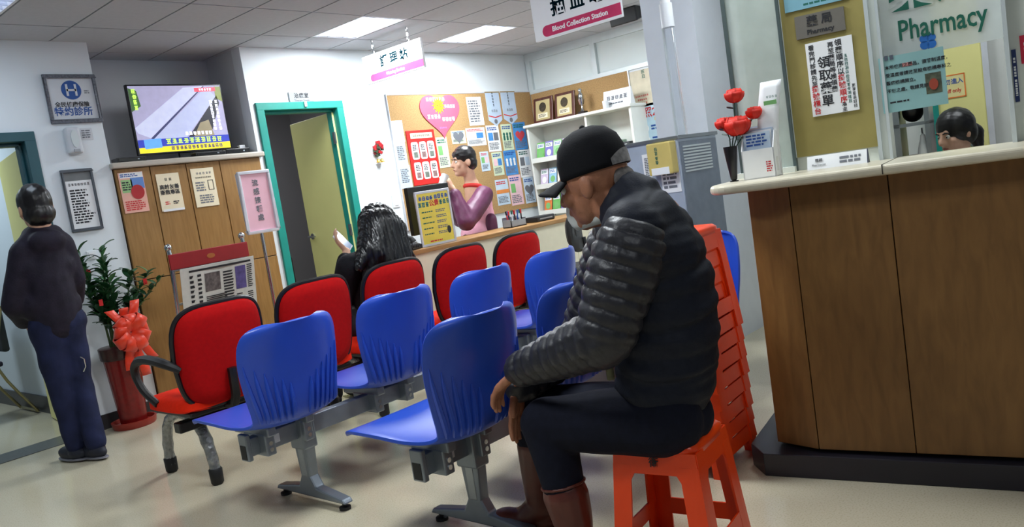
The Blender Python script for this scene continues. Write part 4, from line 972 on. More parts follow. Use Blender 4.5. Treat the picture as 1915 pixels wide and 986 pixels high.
v = MB(); chain(v, [jw(710, 500), wch, jw(718, 590), wpel], [.13, .165, .165, .17]); chain(v, [wn_ - Vector((0, 0, .04)), wsL, weL, weL.lerp(wwL, .8)], [.07, .082, .07, .052]); chain(v, [wn_ - Vector((0, 0, .04)), wsR, weR, weR.lerp(wwR, .85)], [.07, .082, .07, .052])
organic(v, 'coat', m_coat, wm, .010, 5, crease(.006, 22, 11))
q = MB(); chain(q, [wh1, wkL, waL], [.10, .075, .055]); chain(q, [wh2, wkR, waR], [.10, .075, .055]); organic(q, 'trousers', M('trousers_black', (18, 18, 24), .85), wm, .011, 4)
for a_ in (waL, waR): s = MB(); ell_mesh(s, a_ + Vector((0, .06, -.04)), (.042, .12, .04)); organic(s, 'shoe', m_rubber, wm, .009, 3)
h = MB(); ell_mesh(h, wh.p(0, -.006, .035), (.1, .115, .108), wh.ax())
for (x0, z0, x1, z1, r_) in ((695, 430, 672, 500, .06), (700, 420, 690, 520, .08), (712, 420, 715, 545, .085), (722, 425, 740, 545, .08), (735, 430, 758, 530, .065), (745, 450, 768, 500, .04)):
    a_, b_ = jw(x0, z0, -.06), jw(x1, z1, -.13); cone(h, a_, r_ + .015, a_.lerp(b_, .55) + Vector((0, -.02, 0)), r_); cone(h, a_.lerp(b_, .55) + Vector((0, -.02, 0)), r_, b_, r_ * .45)
def hairfn(co, nr):
    a = np.arctan2(co[:, 0] - wh.c.x, -(co[:, 1] - wh.c.y)); z = co[:, 2]
    x = co[:, 0]; return co + nr * (.003 * np.sin(x * 210 + 1.2 * np.sin(z * 14)) + .003 * np.sin(x * 390 + 1.6 * np.sin(z * 19 + 1)) + .002 * np.sin(a * 50))[:, None]
organic(h, 'hair', M('hair_long_black', (14, 14, 17), .3, var=.4, scale=50), wm, .008, 4, hairfn)
ph = thing('phone', 'white mobile phone held up by the long haired person', 'phone', tuple(jw(641, 452, .30))); ph.rotation_euler = (math.radians(-25), math.radians(-28), math.radians(25))
MB().box(-.036, .036, -.005, .005, -.07, .07).build('casing', m_white, ph, bevel=.004); MB().box(-.032, .032, -.006, -.005, -.06, .062).build('screen', M('phone_screen', (120, 140, 170), .1, emit=.4), ph)
# ---------------------------------------------------------------- nurse drinking behind the desk
NY = 5.08; NP = Vector((5.32, NY, 0))
def jn(px, py, dy=0.0): return onY(px, py, NY + dy)
ns = thing('person', 'person in a pink and purple vest raising a white cup behind the nursing desk', 'person', tuple(NP))
nh = Head(jn(868, 302), (-.86, .45, .05), (0, 0, 1), 1.08)
b = MB(); nh.skull(b); nn = jn(882, 345); npel = jn(905, 505); nch = jn(895, 400); npel.z = .78
cone(b, nh.p(0, -.02, -.06), .055, nn, .058); chain(b, [nn, nch, npel], [.07, .12, .12])
nsF, nsB = jn(905, 365, -.16), jn(900, 365, .16); neF = jn(872, 415, -.26); nwF = jn(846, 352, -.14); neB, nwB = jn(860, 410, .2), jn(838, 352, .02)
chain(b, [nch, nsF, neF, nwF], [.08, .052, .04, .027]); chain(b, [nch, nsB, neB, nwB], [.08, .052, .04, .027])
for dx in (-.08, .08): chain(b, [npel, Vector((npel.x + dx, npel.y, .7)), Vector((npel.x + dx, npel.y, .45)), Vector((npel.x + dx, npel.y, .06))], [.1, .08, .05, .04])
hand(b, nwF, (-.4, .0, .75), (-.3, .8, 0), (-.6, .3, .2), .7, .95); hand(b, nwB, (-.45, 0, .7), (-.3, -.8, 0), (-.6, -.3, .2), .7, .95)
organic(b, 'body', m_skinB, ns, .008, 3); nh.features(ns)
m_pink = M('vest_pink', (226, 160, 180), .7, var=.08, scale=20, bump=.1); m_purp = M('sleeve_purple', (92, 36, 72), .5, var=.15, scale=20, bump=.1, bscale=90)
v = MB(); chain(v, [jn(900, 372), nch, jn(905, 450), npel], [.10, .145, .155, .165]); cone(v, nsF, .07, nsB, .07); organic(v, 'vest', m_pink, ns, .010, 5, crease(.006, 24, 13))
for s3, e3, w3 in ((nsF, neF, nwF), (nsB, neB, nwB)):
    v = MB(); chain(v, [s3, s3.lerp(e3, .5), e3, e3.lerp(w3, .8)], [.088, .09, .08, .056]); organic(v, 'sleeve', m_purp, ns, .009, 5, crease(.006, 30, 14))
v = MB(); chain(v, [jn(918, 410, -.15), jn(922, 450, -.16), jn(930, 490, -.16)], [.055, .06, .06]); organic(v, 'side_panel', m_purp, ns, .009, 4)
v = MB(); ring(v, nn + Vector((.01, 0, -.02)), Vector((.25, 0, 1)).normalized(), .07, .022); organic(v, 'collar', M('collar_red', (206, 46, 40), .7), ns, .008, 3)
h = MB(); ell_mesh(h, nh.p(0, -.008, .045), (.094, .108, .098), nh.ax()); ell_mesh(h, nh.p(0, -.05, -.015), (.088, .066, .075), nh.ax()); ell_mesh(h, nh.p(0, .06, .062), (.07, .04, .035), nh.ax()); organic(h, 'hair', m_hair, ns, .008, 3, crease(.004, 90, 5))
q = MB(); 
for dx in (-.08, .08): chain(q, [Vector((npel.x + dx, npel.y, .76)), Vector((npel.x + dx, npel.y, .45)), Vector((npel.x + dx, npel.y, .1))], [.1, .075, .06])
organic(q, 'trousers', m_trou, ns, .012, 3)
for dx in (-.08, .08): s = MB(); ell_mesh(s, Vector((npel.x + dx - .04, npel.y + .02, .04)), (.1, .05, .04)); organic(s, 'shoe', m_white, ns, .01, 2)
cp_ = jn(829, 337, -.16); t = thing('drinking_cup', 'white paper cup lifted to the mouth of the person in pink', 'cup', tuple(cp_)); t.rotation_euler = (0, math.radians(40), 0)
MB().lathe([(.026, -.045), (.034, .045), (.036, .047), (.032, .043), (.024, -.04)], 18).build('cup_wall', m_white, t, smooth=True)
# ================================================================== NURSING STATION
m_cork = M('cork', (172, 138, 92), .9, var=.18, scale=90, bump=.2, bscale=200)
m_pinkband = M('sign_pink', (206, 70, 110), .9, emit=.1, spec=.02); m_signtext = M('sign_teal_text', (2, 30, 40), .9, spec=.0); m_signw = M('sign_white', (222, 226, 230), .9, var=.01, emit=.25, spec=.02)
def hanging_sign(label, X, y0, y1, z0, z1, zh, en):
    t = thing('hanging_sign', label, 'sign', (X, y0, z0), -PI / 2, 'white hanging department signs'); w_, h_ = y0 - y1, z1 - z0
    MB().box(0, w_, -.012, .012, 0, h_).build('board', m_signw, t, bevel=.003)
    n = 12; a, b_, c, d = w_ * .1, w_ + .0, h_ * .05, h_ * .3
    pl = [(a + (d - c) / 2 - (d - c) / 2 * math.sin(PI * k / n), (c + d) / 2 + (d - c) / 2 * math.cos(PI * k / n)) for k in range(n + 1)] + [(b_, c), (b_, d)]
    MB().prism_y(pl, -.0135, -.012).build('pink_band', m_pinkband, t)
    text('lettering', zh, h_ * .42, m_signtext, t, (w_ * .54, -.0135, h_ * .62), bold=.01, spacing=1.55, maxb=.02)
    text('lettering', en, h_ * .155, m_signw, t, (w_ * .54, -.0145, h_ * .175), bold=.004, maxb=.025)
    for x in (w_ * .2, w_ * .8):
        ch = MB(); L = CEIL - z1
        for k in range(max(2, int(L / .03))):
            zz = h_ + (k + .5) * L / max(2, int(L / .03)); ch.tube([(x + .006 * math.cos(q * PI / 4) * (1 if k % 2 else .4), .006 * math.cos(q * PI / 4) * (.4 if k % 2 else 1), zz + .018 * math.sin(q * PI / 4)) for q in range(9)], .0025, 5, caps=False)
        ch.build('chain', m_chrome, t)
    return t
_sx = 4.50; _a, _b, _c, _d = onX(676, 108, _sx), onX(787, 71, _sx), onX(795, 122, _sx), onX(690, 162, _sx)
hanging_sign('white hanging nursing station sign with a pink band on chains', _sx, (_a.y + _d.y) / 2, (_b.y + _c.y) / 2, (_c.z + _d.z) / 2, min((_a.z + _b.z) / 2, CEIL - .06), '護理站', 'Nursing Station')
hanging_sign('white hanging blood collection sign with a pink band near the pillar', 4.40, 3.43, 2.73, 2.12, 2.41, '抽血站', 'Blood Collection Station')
# cork boards
cb = thing('cork_board', 'long cork notice board covered in papers on the white wall', 'notice board', (4.89, YB - .001, .92))
MB().box(0, 2.05, -.012, 0, 0, 1.24).build('cork', m_cork, cb); MB().box(-.006, 0, -.016, 0, 0, 1.24).box(-.006, 2.05, -.016, 0, 1.24, 1.252).build('edging', m_frw, cb)
cb2 = thing('cork_board', 'short cork strip above the brochure shelf on the partition', 'notice board', (XP, 5.6, 1.78), -PI / 2)
MB().box(0, 1.26, -.012, 0, 0, .35).build('cork', m_cork, cb2); MB().box(1.255, 1.268, -.016, 0, 0, .35).build('edging', m_frw, cb2)
def CP(x, y): return (720 + .3347 * x, 150 + .3347 * y)       # close-up pixel -> photo pixel
def pin(name, label, tl, br, mat, cat='paper', Y=YB - .0125, group='papers pinned to the cork board'):
    a, b_ = onY(*CP(*tl), Y), onY(*CP(*br), Y)
    return sheet(name, label, cat, a.x, b_.x, b_.z, a.z, Y, mat, group)
m_lb = M('paper_pale_blue', (196, 214, 232), .7); m_lg = M('paper_pale_green', (206, 220, 190), .7); m_pk = M('paper_pale_pink', (236, 196, 206), .7); m_bl = M('flyer_blue', (70, 140, 206), .6, var=.15); m_grn = M('flyer_green', (120, 180, 110), .6)
t, w_, h_ = pin('pinned_paper', 'white typed sheet pinned between the heart and the pennants', (450, 95), (556, 250), m_paper); printed(t, m_inkgray, .02, w_ - .02, .03, h_ - .03, 9, seed=31)
for k, (tl, br, mt, lb) in enumerate((((30, 228), (112, 345), m_paper, 'blank white sheet topmost in the column left of the red board'), ((50, 352), (130, 474), m_lb, 'pale blue sheet in the middle of the column left of the red board'), ((72, 480), (156, 600), m_lb, 'pale blue sheet lowest in the column left of the red board'))):
    t, w_, h_ = pin('pinned_paper', lb, tl, br, mt)
    if k: printed(t, m_inkgray, .02, w_ - .02, .05, h_ - .03, 8, seed=40 + k)
# red display board
a, b_ = onY(*CP(112, 285), YB - .0125), onY(*CP(315, 572), YB - .0125)
t = thing('display_board', 'red board with six framed white cards beside the pink heart', 'board', (a.x, YB - .0125, b_.z)); w_, h_ = b_.x - a.x, a.z - b_.z
m_brd = M('board_red', (214, 34, 30), .5)
MB().box(0, w_, -.01, 0, 0, h_).build('panel', m_brd, t, bevel=.003)
hd_ = MB().box(w_ * .12, w_ * .9, -.013, -.01, h_ * .85, h_ * .95).build('header_card', m_cream, t); glyphs(t, m_ink, w_ * .51, h_ * .9, .022, 9, -.0135, seed=27)
for r in range(2):
    for c_ in range(3):
        x0, z0 = w_ * (.09 + .29 * c_), h_ * (.47 if r == 0 else .1); cw, chh = w_ * .25, h_ * .32
        n = 20; pl = [(x0 + cw / 2 + math.copysign(abs(math.cos(2 * PI * k / n)) ** .4, math.cos(2 * PI * k / n)) * cw / 2, z0 + chh / 2 + math.copysign(abs(math.sin(2 * PI * k / n)) ** .3, math.sin(2 * PI * k / n)) * chh / 2) for k in range(n)]
        cd_ = MB().prism_y(pl, -.013, -.01).build('card', m_paper, t); MB().box(x0 + cw * .22, x0 + cw * .78, -.014, -.013, z0 + chh * .1, z0 + chh * .42).build('card_photo', M('card_photo_grey%d' % ((r + c_) % 2), ((110, 120, 110), (140, 110, 108))[(r + c_) % 2], .6, var=.3, scale=60), cd_); printed(cd_, m_ink, x0 + cw * .2, x0 + cw * .8, z0 + chh * .5, z0 + chh * .85, 4, y=-.0136, seed=r * 3 + c_)
# heart
hc = onY(*CP(310, 185), YB - .014)
t = thing('heart_poster', 'large pink heart with a yellow sun badge pinned to the cork board', 'poster', (hc.x, YB - .0135, hc.z))
hp = []
for k in range(48):
    a = 2 * PI * k / 48; x = 16 * math.sin(a) ** 3; z = 13 * math.cos(a) - 5 * math.cos(2 * a) - 2 * math.cos(3 * a) - math.cos(4 * a); hp.append((x / 16 * .265, z / 16 * .235))
MB().prism_y(hp, -.008, 0).build('heart', M('heart_pink', (230, 92, 120), .6, var=.03), t)
sp = [((.05 if k % 2 else .085) * math.cos(2 * PI * k / 28) - .02, (.05 if k % 2 else .085) * math.sin(2 * PI * k / 28) + .075) for k in range(28)]
so = MB().prism_y(sp, -.011, -.008).build('sun_badge', M('sun_yellow', (246, 214, 40), .6), t); glyphs(so, m_inkred, -.02, .075, .034, 2, -.0115, seed=26)
m_hw = M('heart_text_white', (252, 244, 250), .6); m_hb = M('heart_text_blue', (70, 130, 200), .6)
glyphs(t, m_hw, -.05, .135, .038, 6, -.0085, seed=21, weight=.2); glyphs(t, m_hw, .13, .065, .034, 4, -.0085, seed=22, weight=.2)
glyphs(t, m_hw, -.10, -.03, .04, 4, -.0085, seed=23, weight=.2); glyphs(t, m_hw, .09, -.06, .04, 4, -.0085, seed=24, weight=.2); glyphs(t, m_hb, .0, -.14, .018, 5, -.0085, seed=25)
# pennants
for k, (tl, br, lb) in enumerate((((556, 68), (660, 255), 'pale blue award pennant beside the typed sheet'), ((642, 66), (745, 245), 'pale blue award pennant nearest the room corner'))):
    a, b_ = onY(*CP(*tl), YB - .0125), onY(*CP(*br), YB - .0125); t = thing('pennant', lb, 'pennant', (a.x, YB - .0125, b_.z), 0, 'award pennants on the cork board'); w_, h_ = b_.x - a.x, a.z - b_.z
    MB().prism_y([(0, h_), (0, h_ * .18), (w_ * .5, 0), (w_, h_ * .18), (w_, h_)], -.004, 0).build('cloth', M('pennant_blue', (186, 204, 226), .7, var=.06), t)
    glyphs(t, m_signtext, w_ * .5, h_ * .8, .028, 5, -.0045, True, 28 + k); glyphs(t, m_inkgray, w_ * .5, h_ * .45, .03, 3, -.0045, seed=30 + k)
    MB().prism_y([(w_ * .02, h_ * .3), (w_ * .5, h_ * .24), (w_ * .98, h_ * .3), (w_ * .98, h_ * .33), (w_ * .5, h_ * .27), (w_ * .02, h_ * .33)], -.005, -.004).build('red_swash', m_inkred, t)
    MB().prism_y(ellipse(w_ * .5, h_ * .14, .025, .025, 16), -.005, -.004).build('crest', m_inkgray, t); MB().tube([(-.008, -.004, h_), (w_ + .008, -.004, h_)], .005, 6).build('rod', M('brass', (190, 160, 90), .3, metal=.8), t)
flyers = [((365, 285), (455, 352), m_lg, 'pale green sheet under the tip of the heart'), ((280, 322), (368, 485), m_lg, 'green and blue flyer half hidden by the person in pink'), ((448, 270), (568, 362), m_paper, 'white sheet with a blue header below the typed sheet'),
    ((560, 255), (652, 395), m_paper, 'white sheet with a green title below the first pennant'), ((643, 248), (722, 388), m_lg, 'green sheet with drawn figures below the second pennant'), ((708, 238), (800, 386), m_bl, 'blue flyer with a red heart beside the shelf'),
    ((526, 402), (590, 505), m_lb, 'pale blue flyer beside the shoulder of the person in pink'), ((592, 406), (668, 528), m_lg, 'pale green flyer left of the blue figure poster'), ((658, 396), (746, 525), m_bl, 'blue poster with white figures in the second row'), ((738, 390), (826, 536), m_paper, 'white and green flyer in the second row beside the shelf'),
    ((612, 560), (702, 690), m_lb, 'pale flyer with an orange band in the lowest row'), ((686, 536), (778, 690), m_pk, 'pink flyer in the lowest row'), ((768, 545), (846, 680), m_lb, 'pale flyer with outlined heart in the lowest row beside the shelf')]
for k, (tl, br, mt, lb) in enumerate(flyers):
    t, w_, h_ = pin('pinned_flyer', lb, tl, br, mt, 'flyer'); r = random.Random(60 + k)
    tc_ = [m_inkblue, m_inkgreen, m_inkred, m_inkblue][k % 4]
    printed(t, tc_, .015, w_ - .015, h_ * .8, h_ * .94, 2, fill=.8, seed=70 + k); printed(t, m_inkgray, .015, w_ - .02, .02, h_ * .35, 5, seed=80 + k)
    if 'heart' in lb:
        MB().prism_y([(w_ / 2 + x * .28, h_ * .52 + z * .28) for x, z in hp], -.0045, -.0035).build('heart_print', M('flyer_heart', (206, 70, 80), .6) if 'red' in lb else m_inkgray, t)
    elif 'figures' in lb:
        for q in range(3): x = w_ * (.2 + .3 * q); MB().prism_y(ellipse(x, h_ * .62, .016, .018, 12), -.0045, -.0035).box(x - .014, x + .014, -.0045, -.0035, h_ * .38, h_ * .56).build('figure_print', m_paper if mt is m_bl else m_inkgreen, t)
    elif 'band' in lb: plate(t, 'orange_band', M('flyer_orange', (226, 140, 70), .6), 0, w_, h_ * .45, h_ * .6)
    else:
        for q in range(2): plate(t, 'picture', [m_lb, m_grn, m_pk, m_bl, m_inkgray][(k + q) % 5], w_ * (.1 + .42 * q), w_ * (.46 + .42 * q), h_ * .42, h_ * .72)
# wall switch by the treatment door
sx_ = onY(740, 378, YB); t = thing('wall_switch', 'white switch plate on the wall behind the long haired person', 'switch', (sx_.x, YB, sx_.z - .05)); MB().box(-.04, .04, -.008, 0, 0, .11).build('plate', m_white, t, bevel=.003); MB().box(-.02, .02, -.012, -.008, .02, .09).build('rocker', m_paper, t)
# desk
DZ, DY0, DY1, DXA, DXB = .83, 4.45, 4.84, 3.82, 6.55
dk = thing('nursing_desk', 'long cream nursing desk with a wooden top edge behind the red chairs', 'desk', (DXA, DY0, 0))
m_dfront = M('desk_cream', (214, 208, 186), .5, var=.03); m_dtop = wood('desk_top_wood', (170, 128, 74), (140, 100, 54), .4, (1, 9, 9))
MB().box(0, DXB - DXA, -.03, DY1 - DY0, DZ - .035, DZ).build('desktop', m_dtop, dk, bevel=.006)
for k in range(4):
    a = (DXB - DXA) / 4; MB().box(a * k + .003, a * (k + 1) - .003, 0, .018, .06, DZ - .036).build('front_panel', m_dfront, dk, bevel=.002)
for x in (0, (DXB - DXA) / 2, DXB - DXA - .03): MB().box(x, x + .03, .018, DY1 - DY0, 0, DZ - .036).build('side_panel', m_dfront, dk)
# monitor, notice, phone, pens
a, b_ = onY(757, 352, 4.66), onY(850, 440, 4.66)
t = thing('computer_monitor', 'black computer monitor on the nursing desk behind the yellow notice', 'monitor', ((a.x + b_.x) / 2, 4.66, DZ)); hw = (b_.x - a.x) / 2; zt = a.z - DZ
MB().box(-hw, hw, -.02, .02, .09, zt).build('casing', m_black, t, bevel=.006); MB().box(-hw + .015, hw - .015, .02, .022, .105, zt - .015).build('screen', M('dark_screen', (14, 16, 20), .1), t); MB().box(-.03, .03, -.02, .01, .01, .14).build('stand_neck', m_black, t); MB().lathe([(.11, 0), (.11, .01), (.03, .016)], 24).build('stand_base', m_black, t, smooth=True)
a, b_ = onY(776, 365, 4.50), onY(852, 452, 4.50)
t = thing('framed_notice', 'yellow printed notice in a white frame standing on the nursing desk', 'notice', ((a.x + b_.x) / 2, 4.50, DZ)); hw = (b_.x - a.x) / 2 + .01; h_ = a.z - DZ + .02
fm = MB().box(-hw, hw, -.006, .006, 0, .018).box(-hw, hw, -.006, .006, h_ - .018, h_).box(-hw, -hw + .018, -.006, .006, .018, h_ - .018).box(hw - .018, hw, -.006, .006, .018, h_ - .018); fm.build('frame', m_frw, t, bevel=.002)
MB().box(-hw + .016, hw - .016, -.002, .004, .016, h_ - .016).build('sheet', M('notice_yellow', (226, 208, 84), .6, var=.05), t); MB().box(-.04, .04, .006, .08, 0, .006).build('foot', m_frw, t)
m_nt = M('notice_teal_ink', (30, 110, 110), .6); glyphs(t, m_inkblue, -.075, h_ * .865, .034, 4, -.0032, seed=31, weight=.22); glyphs(t, m_inkblue, .085, h_ * .875, .034, 4, -.0032, seed=32, weight=.22)
glyphs(t, m_nt, -.105, h_ * .755, .036, 3, -.0032, seed=33, weight=.22); glyphs(t, m_nt, .115, h_ * .765, .036, 3, -.0032, seed=34, weight=.22); text('lettering', '公費', .05, m_inkred, t, (0.005, -.003, h_ * .757), bold=.0015)
for q in range(5): printed(t, m_inkgreen, -hw * .75, -hw * .1, h_ * (.60 - .1 * q), h_ * (.635 - .1 * q), 1, y=-.003, seed=q); printed(t, m_inkgray, hw * .05, hw * .7, h_ * (.585 - .1 * q), h_ * (.645 - .1 * q), 2, y=-.003, seed=q + 9)
MB().prism_y(ellipse(hw * .68, h_ * .24, .02, .03, 14), -.0035, -.002).build('printed_figure', m_ink, t); printed(t, m_inkred, -hw * .5, hw * .4, h_ * .06, h_ * .1, 1, y=-.003)
p_ = onY(752, 425, 4.6)
t = thing('telephone', 'black desk telephone with a coiled cord at the desk end', 'telephone', (p_.x - .02, 4.56, DZ), math.radians(20))
MB().prism_x([(-.09, 0), (.09, 0), (.09, .09), (-.09, .03)], -.08, .08).build('base', m_black, t, bevel=.006); MB().tube([(-.055, -.09, .06), (-.055, -.08, .085), (-.055, .06, .135), (-.055, .085, .12)], [.026, .018, .018, .026], 10).build('handset', m_rubber, t, smooth=True)
MB().tube([(-.09 - .012 * math.cos(k * .9), -.08 - .002 * k, .03 + .012 * math.sin(k * .9)) for k in range(40)], .003, 5).build('cord', m_rubber, t, smooth=True)
for r in range(3):
    for c_ in range(3): MB().box(-.01 + c_ * .026, .008 + c_ * .026, -.06 + r * .03, -.042 + r * .03, .04 + r * .01, .054 + r * .01).build('key', m_frame, t)
p_ = onY(962, 415, 4.62)
t = thing('pen_tray', 'grey tray of pens standing on the nursing desk', 'pen holder', (p_.x, 4.62, DZ)); MB().box(-.1, .1, -.05, .05, 0, .008).box(-.1, .1, -.05, -.044, 0, .06).box(-.1, .1, .044, .05, 0, .09).box(-.1, -.094, -.05, .05, 0, .07).box(.094, .1, -.05, .05, 0, .07).build('tray', m_frame, t)
rr = random.Random(8)
for k in range(9):
    x = -.08 + k * .02; pe = thing('pen', 'pen standing upright in the grey desk tray', 'pen', (p_.x + x, 4.62 + rr.uniform(-.02, .02), DZ + .01), 0, 'pens in the desk tray'); pe.rotation_euler = (rr.uniform(-.15, .15), rr.uniform(-.12, .12), 0)
    MB().tube([(0, 0, 0), (0, 0, .1)], .006, 8).build('barrel', [m_black, m_inkred, m_inkblue, m_white][k % 4], pe, smooth=True); MB().tube([(0, 0, .1), (0, 0, .135)], .007, 8).build('cap', [m_inkred, m_black, m_inkblue, m_inkgreen][k % 4], pe, smooth=True)
p_ = onY(1012, 410, 4.62)
t = thing('label_printer', 'flat black device on the nursing desk beside the pen tray', 'printer', (p_.x, 4.62, DZ)); MB().box(-.13, .13, -.06, .08, 0, .05).build('case', m_black, t, bevel=.01); MB().box(-.09, .09, -.062, -.06, .02, .03).build('paper_slot', m_frame, t)
# black swivel chair in front of the desk
ch = thing('swivel_chair', 'black swivel office chair standing by the nursing desk', 'chair', (5.02, 4.02, 0), math.radians(25))
bk = MB(); n = 24
for dy in (-.02, .02): pass
rings = []
for ins, dy in ((.1, -.028), (.02, -.028), (0, -.01), (0, .012), (.03, .03), (.1, .032)):
    rings.append([(math.copysign(abs(math.cos(2 * PI * k / n)) ** .6, math.cos(2 * PI * k / n)) * (.2 - ins), -.2 + dy + .25 * (math.cos(2 * PI * k / n) * .2) ** 2 * 4, .76 + math.copysign(abs(math.sin(2 * PI * k / n)) ** .6, math.sin(2 * PI * k / n)) * (.17 - ins)) for k in range(n)])
bk.add([p for rg in rings for p in rg], [(i * n + k, i * n + (k + 1) % n, (i + 1) * n + (k + 1) % n, (i + 1) * n + k) for i in range(5) for k in range(n)] + [tuple(range(n - 1, -1, -1)), tuple(range(5 * n, 6 * n))]); bk.build('backrest', m_rubber, ch, smooth=True)
MB().box(-.21, .21, -.2, .22, .42, .49).build('seat', m_rubber, ch, bevel=.03, seg=3); MB().tube([(0, -.22, .45), (0, -.25, .55), (0, -.23, .7)], .02, 8).build('back_bar', m_black, ch, smooth=True); MB().tube([(0, 0, .1), (0, 0, .43)], .025, 10).build('gas_lift', m_chrome, ch, smooth=True)
for k in range(5):
    a = 2 * PI * k / 5; MB().tube([(0, 0, .11), (.26 * math.cos(a), .26 * math.sin(a), .075)], [.025, .016], 8).build('leg', m_black, ch, smooth=True); MB().ball((.26 * math.cos(a), .26 * math.sin(a), .03), .03).build('caster', m_black, ch, smooth=True)
# brochure shelf
SY0, SY1, SX, ST = 5.52, 4.20, 6.68, 1.79
sf = thing('brochure_shelf', 'white brochure shelf with slanted tiers against the partition', 'shelf', (SX, SY0, 0), -PI / 2); SWD = SY0 - SY1; SD = XP - SX - .005
m_sh = M('shelf_white', (226, 228, 222), .45, var=.02)
MB().box(0, SWD, SD - .015, SD, .05, ST - .03).build('back_panel', m_sh, sf)
for x in (0, SWD * .58, SWD - .025): MB().box(x, x + .025, 0, SD - .015, 0, ST - .03).build('upright', m_sh, sf)
MB().box(-.02, SWD + .02, -.03, SD, ST - .03, ST).build('top_board', m_sh, sf, bevel=.008)
tiers = [1.40, 1.12, .84, .5]
for z in tiers:
    MB().box(.025, SWD * .58, -.01, SD - .015, z - .02, z).build('tier', m_sh, sf, bevel=.003); MB().box(.025, SWD * .58, -.02, -.01, z - .02, z + .03).build('ledge', m_sh, sf)
for z in (1.2, .7): MB().box(SWD * .58 + .025, SWD - .025, 0, SD - .015, z - .02, z).build('shelf_board', m_sh, sf)
def on_shelf(lx, ly): return (SX + ly, SY0 - lx)
bcol = [(110, 180, 96), (126, 120, 190), (150, 200, 150), (206, 190, 214), (150, 190, 220), (232, 226, 214), (214, 120, 60)]
names = ['green', 'violet', 'pale green', 'lilac', 'light blue', 'cream', 'orange']
tn = ['upper', 'second', 'third', 'lowest']
for r_, z in enumerate(tiers[:3]):
    for k in range(6):
        ci = (k + r_ * 3) % 7; x = .06 + k * .115; gx, gy = on_shelf(x, .03)
        t = thing('brochure', '%s brochure standing on the %s tier of the white shelf, number %s along' % (names[ci], tn[r_], ['one', 'two', 'three', 'four', 'five', 'six'][k]), 'brochure', (gx, gy, z + .002), -PI / 2, 'brochures on the white shelf'); t.rotation_euler = (math.radians(-14), 0, -PI / 2)
        MB().box(0, .1, -.004, .004, 0, .19).build('cover', M('brochure_%d' % ci, bcol[ci], .5, var=.12, scale=25), t); plate(t, 'title_band', m_paper, .006, .094, .13, .175, y=-.004); printed(t, m_inkgreen if ci % 2 else m_inkblue, .012, .088, .14, .168, 2, y=-.0048, seed=k); MB().prism_y(ellipse(.05, .07, .03, .035, 14), -.0046, -.004).build('picture', m_paper if ci % 2 else m_grn, t)
for k, (cc, lb) in enumerate((((24, 100, 70), 'dark green folder box on the right shelf compartment'), ((176, 206, 190), 'pale green folder box on the right shelf compartment'), ((60, 66, 70), 'dark grey folder box on the right shelf compartment'))):
    gx, gy = on_shelf(SWD * .62 + .04 + k * .13, .06); t = thing('folder_box', lb, 'folder', (gx, gy, 1.201), -PI / 2, 'folder boxes in the shelf'); MB().box(0, .1, 0, .16, 0, .3 - .03 * k).build('case', M('folder%d' % k, cc, .5), t, bevel=.004); MB().box(.03, .07, -.002, 0, .14, .22).build('spine_label', m_paper, t)
# award plaques, trophy, sign, cup on the shelf top
m_mah = wood('plaque_mahogany', (92, 44, 28), (66, 28, 18), .35)
for k, lb in enumerate(('dark wooden award plaque nearest the room corner', 'dark wooden award plaque beside the silver trophy')):
    gx, gy = on_shelf((.05, .34)[k], .08); t = thing('award_plaque', lb, 'plaque', (gx, gy, ST), -PI / 2, 'award plaques on the shelf'); t.rotation_euler = (math.radians(-10), 0, -PI / 2)
    MB().box(0, .26, -.0, .022, 0, .27).build('board', m_mah, t, bevel=.006); MB().box(.035, .225, -.004, 0, .03, .24).build('brass_plate', M('brass_plate', (196, 178, 128), .35, metal=.4, var=.08), t)
    MB().prism_y(ellipse(.13, .165, .045, .05, 20), -.009, -.004).build('medallion', M('medallion_dark', (70, 60, 46), .4, metal=.5, var=.4, scale=60), t); MB().box(.065, .195, -.006, -.004, .05, .1).build('engraved_plate', m_cream, t); printed(t, m_ink, .075, .185, .058, .092, 3, y=-.0065)
gx, gy = on_shelf(.69, .1); t = thing('trophy', 'silver figure trophy on the brochure shelf', 'trophy', (gx, gy, ST)); MB().box(-.035, .035, -.035, .035, 0, .03).build('base', m_black, t); MB().lathe([(.03, .03), (.012, .05), (.01, .1), (.022, .14), (.03, .18), (.02, .21), (.012, .22)], 14).build('figure', m_chrome, t, smooth=True); MB().ball((0, 0, .24), .022).build('head', m_chrome, t, smooth=True)
MB().tube([(-.02, 0, .19), (-.045, 0, .15), (-.03, 0, .1)], .008, 6).tube([(.02, 0, .19), (.045, 0, .15), (.03, 0, .1)], .008, 6).build('arms', m_chrome, t, smooth=True)
gx, gy = on_shelf(.97, .1); t = thing('table_sign', 'white table sign with grey characters on the brochure shelf', 'sign', (gx, gy, ST), -PI / 2); MB().prism_x([(-.04, 0), (.05, 0), (.01, .17), (0, .17)], 0, .32).build('card', m_paper, t); gg = glyphs(t, m_inkgray, 0, 0, .045, 5, 0, seed=35, weight=.16); gg.location = (.16, -.0215, .095); gg.rotation_euler = (-.22, 0, 0); printed(t, m_inkgray, .03, .29, .03, .05, 1, y=-.036)
gx, gy = on_shelf(1.03, .02); t = thing('cup', 'white mug in front of the table sign on the shelf', 'cup', (gx, gy, ST)); MB().lathe([(.026, 0), (.03, .005), (.032, .075), (.029, .075), (.027, .01)], 16).build('bowl', m_white, t, smooth=True); MB().tube([(.03, 0, .06), (.05, 0, .055), (.05, 0, .025), (.03, 0, .02)], .005, 6).build('handle', m_white, t, smooth=True)
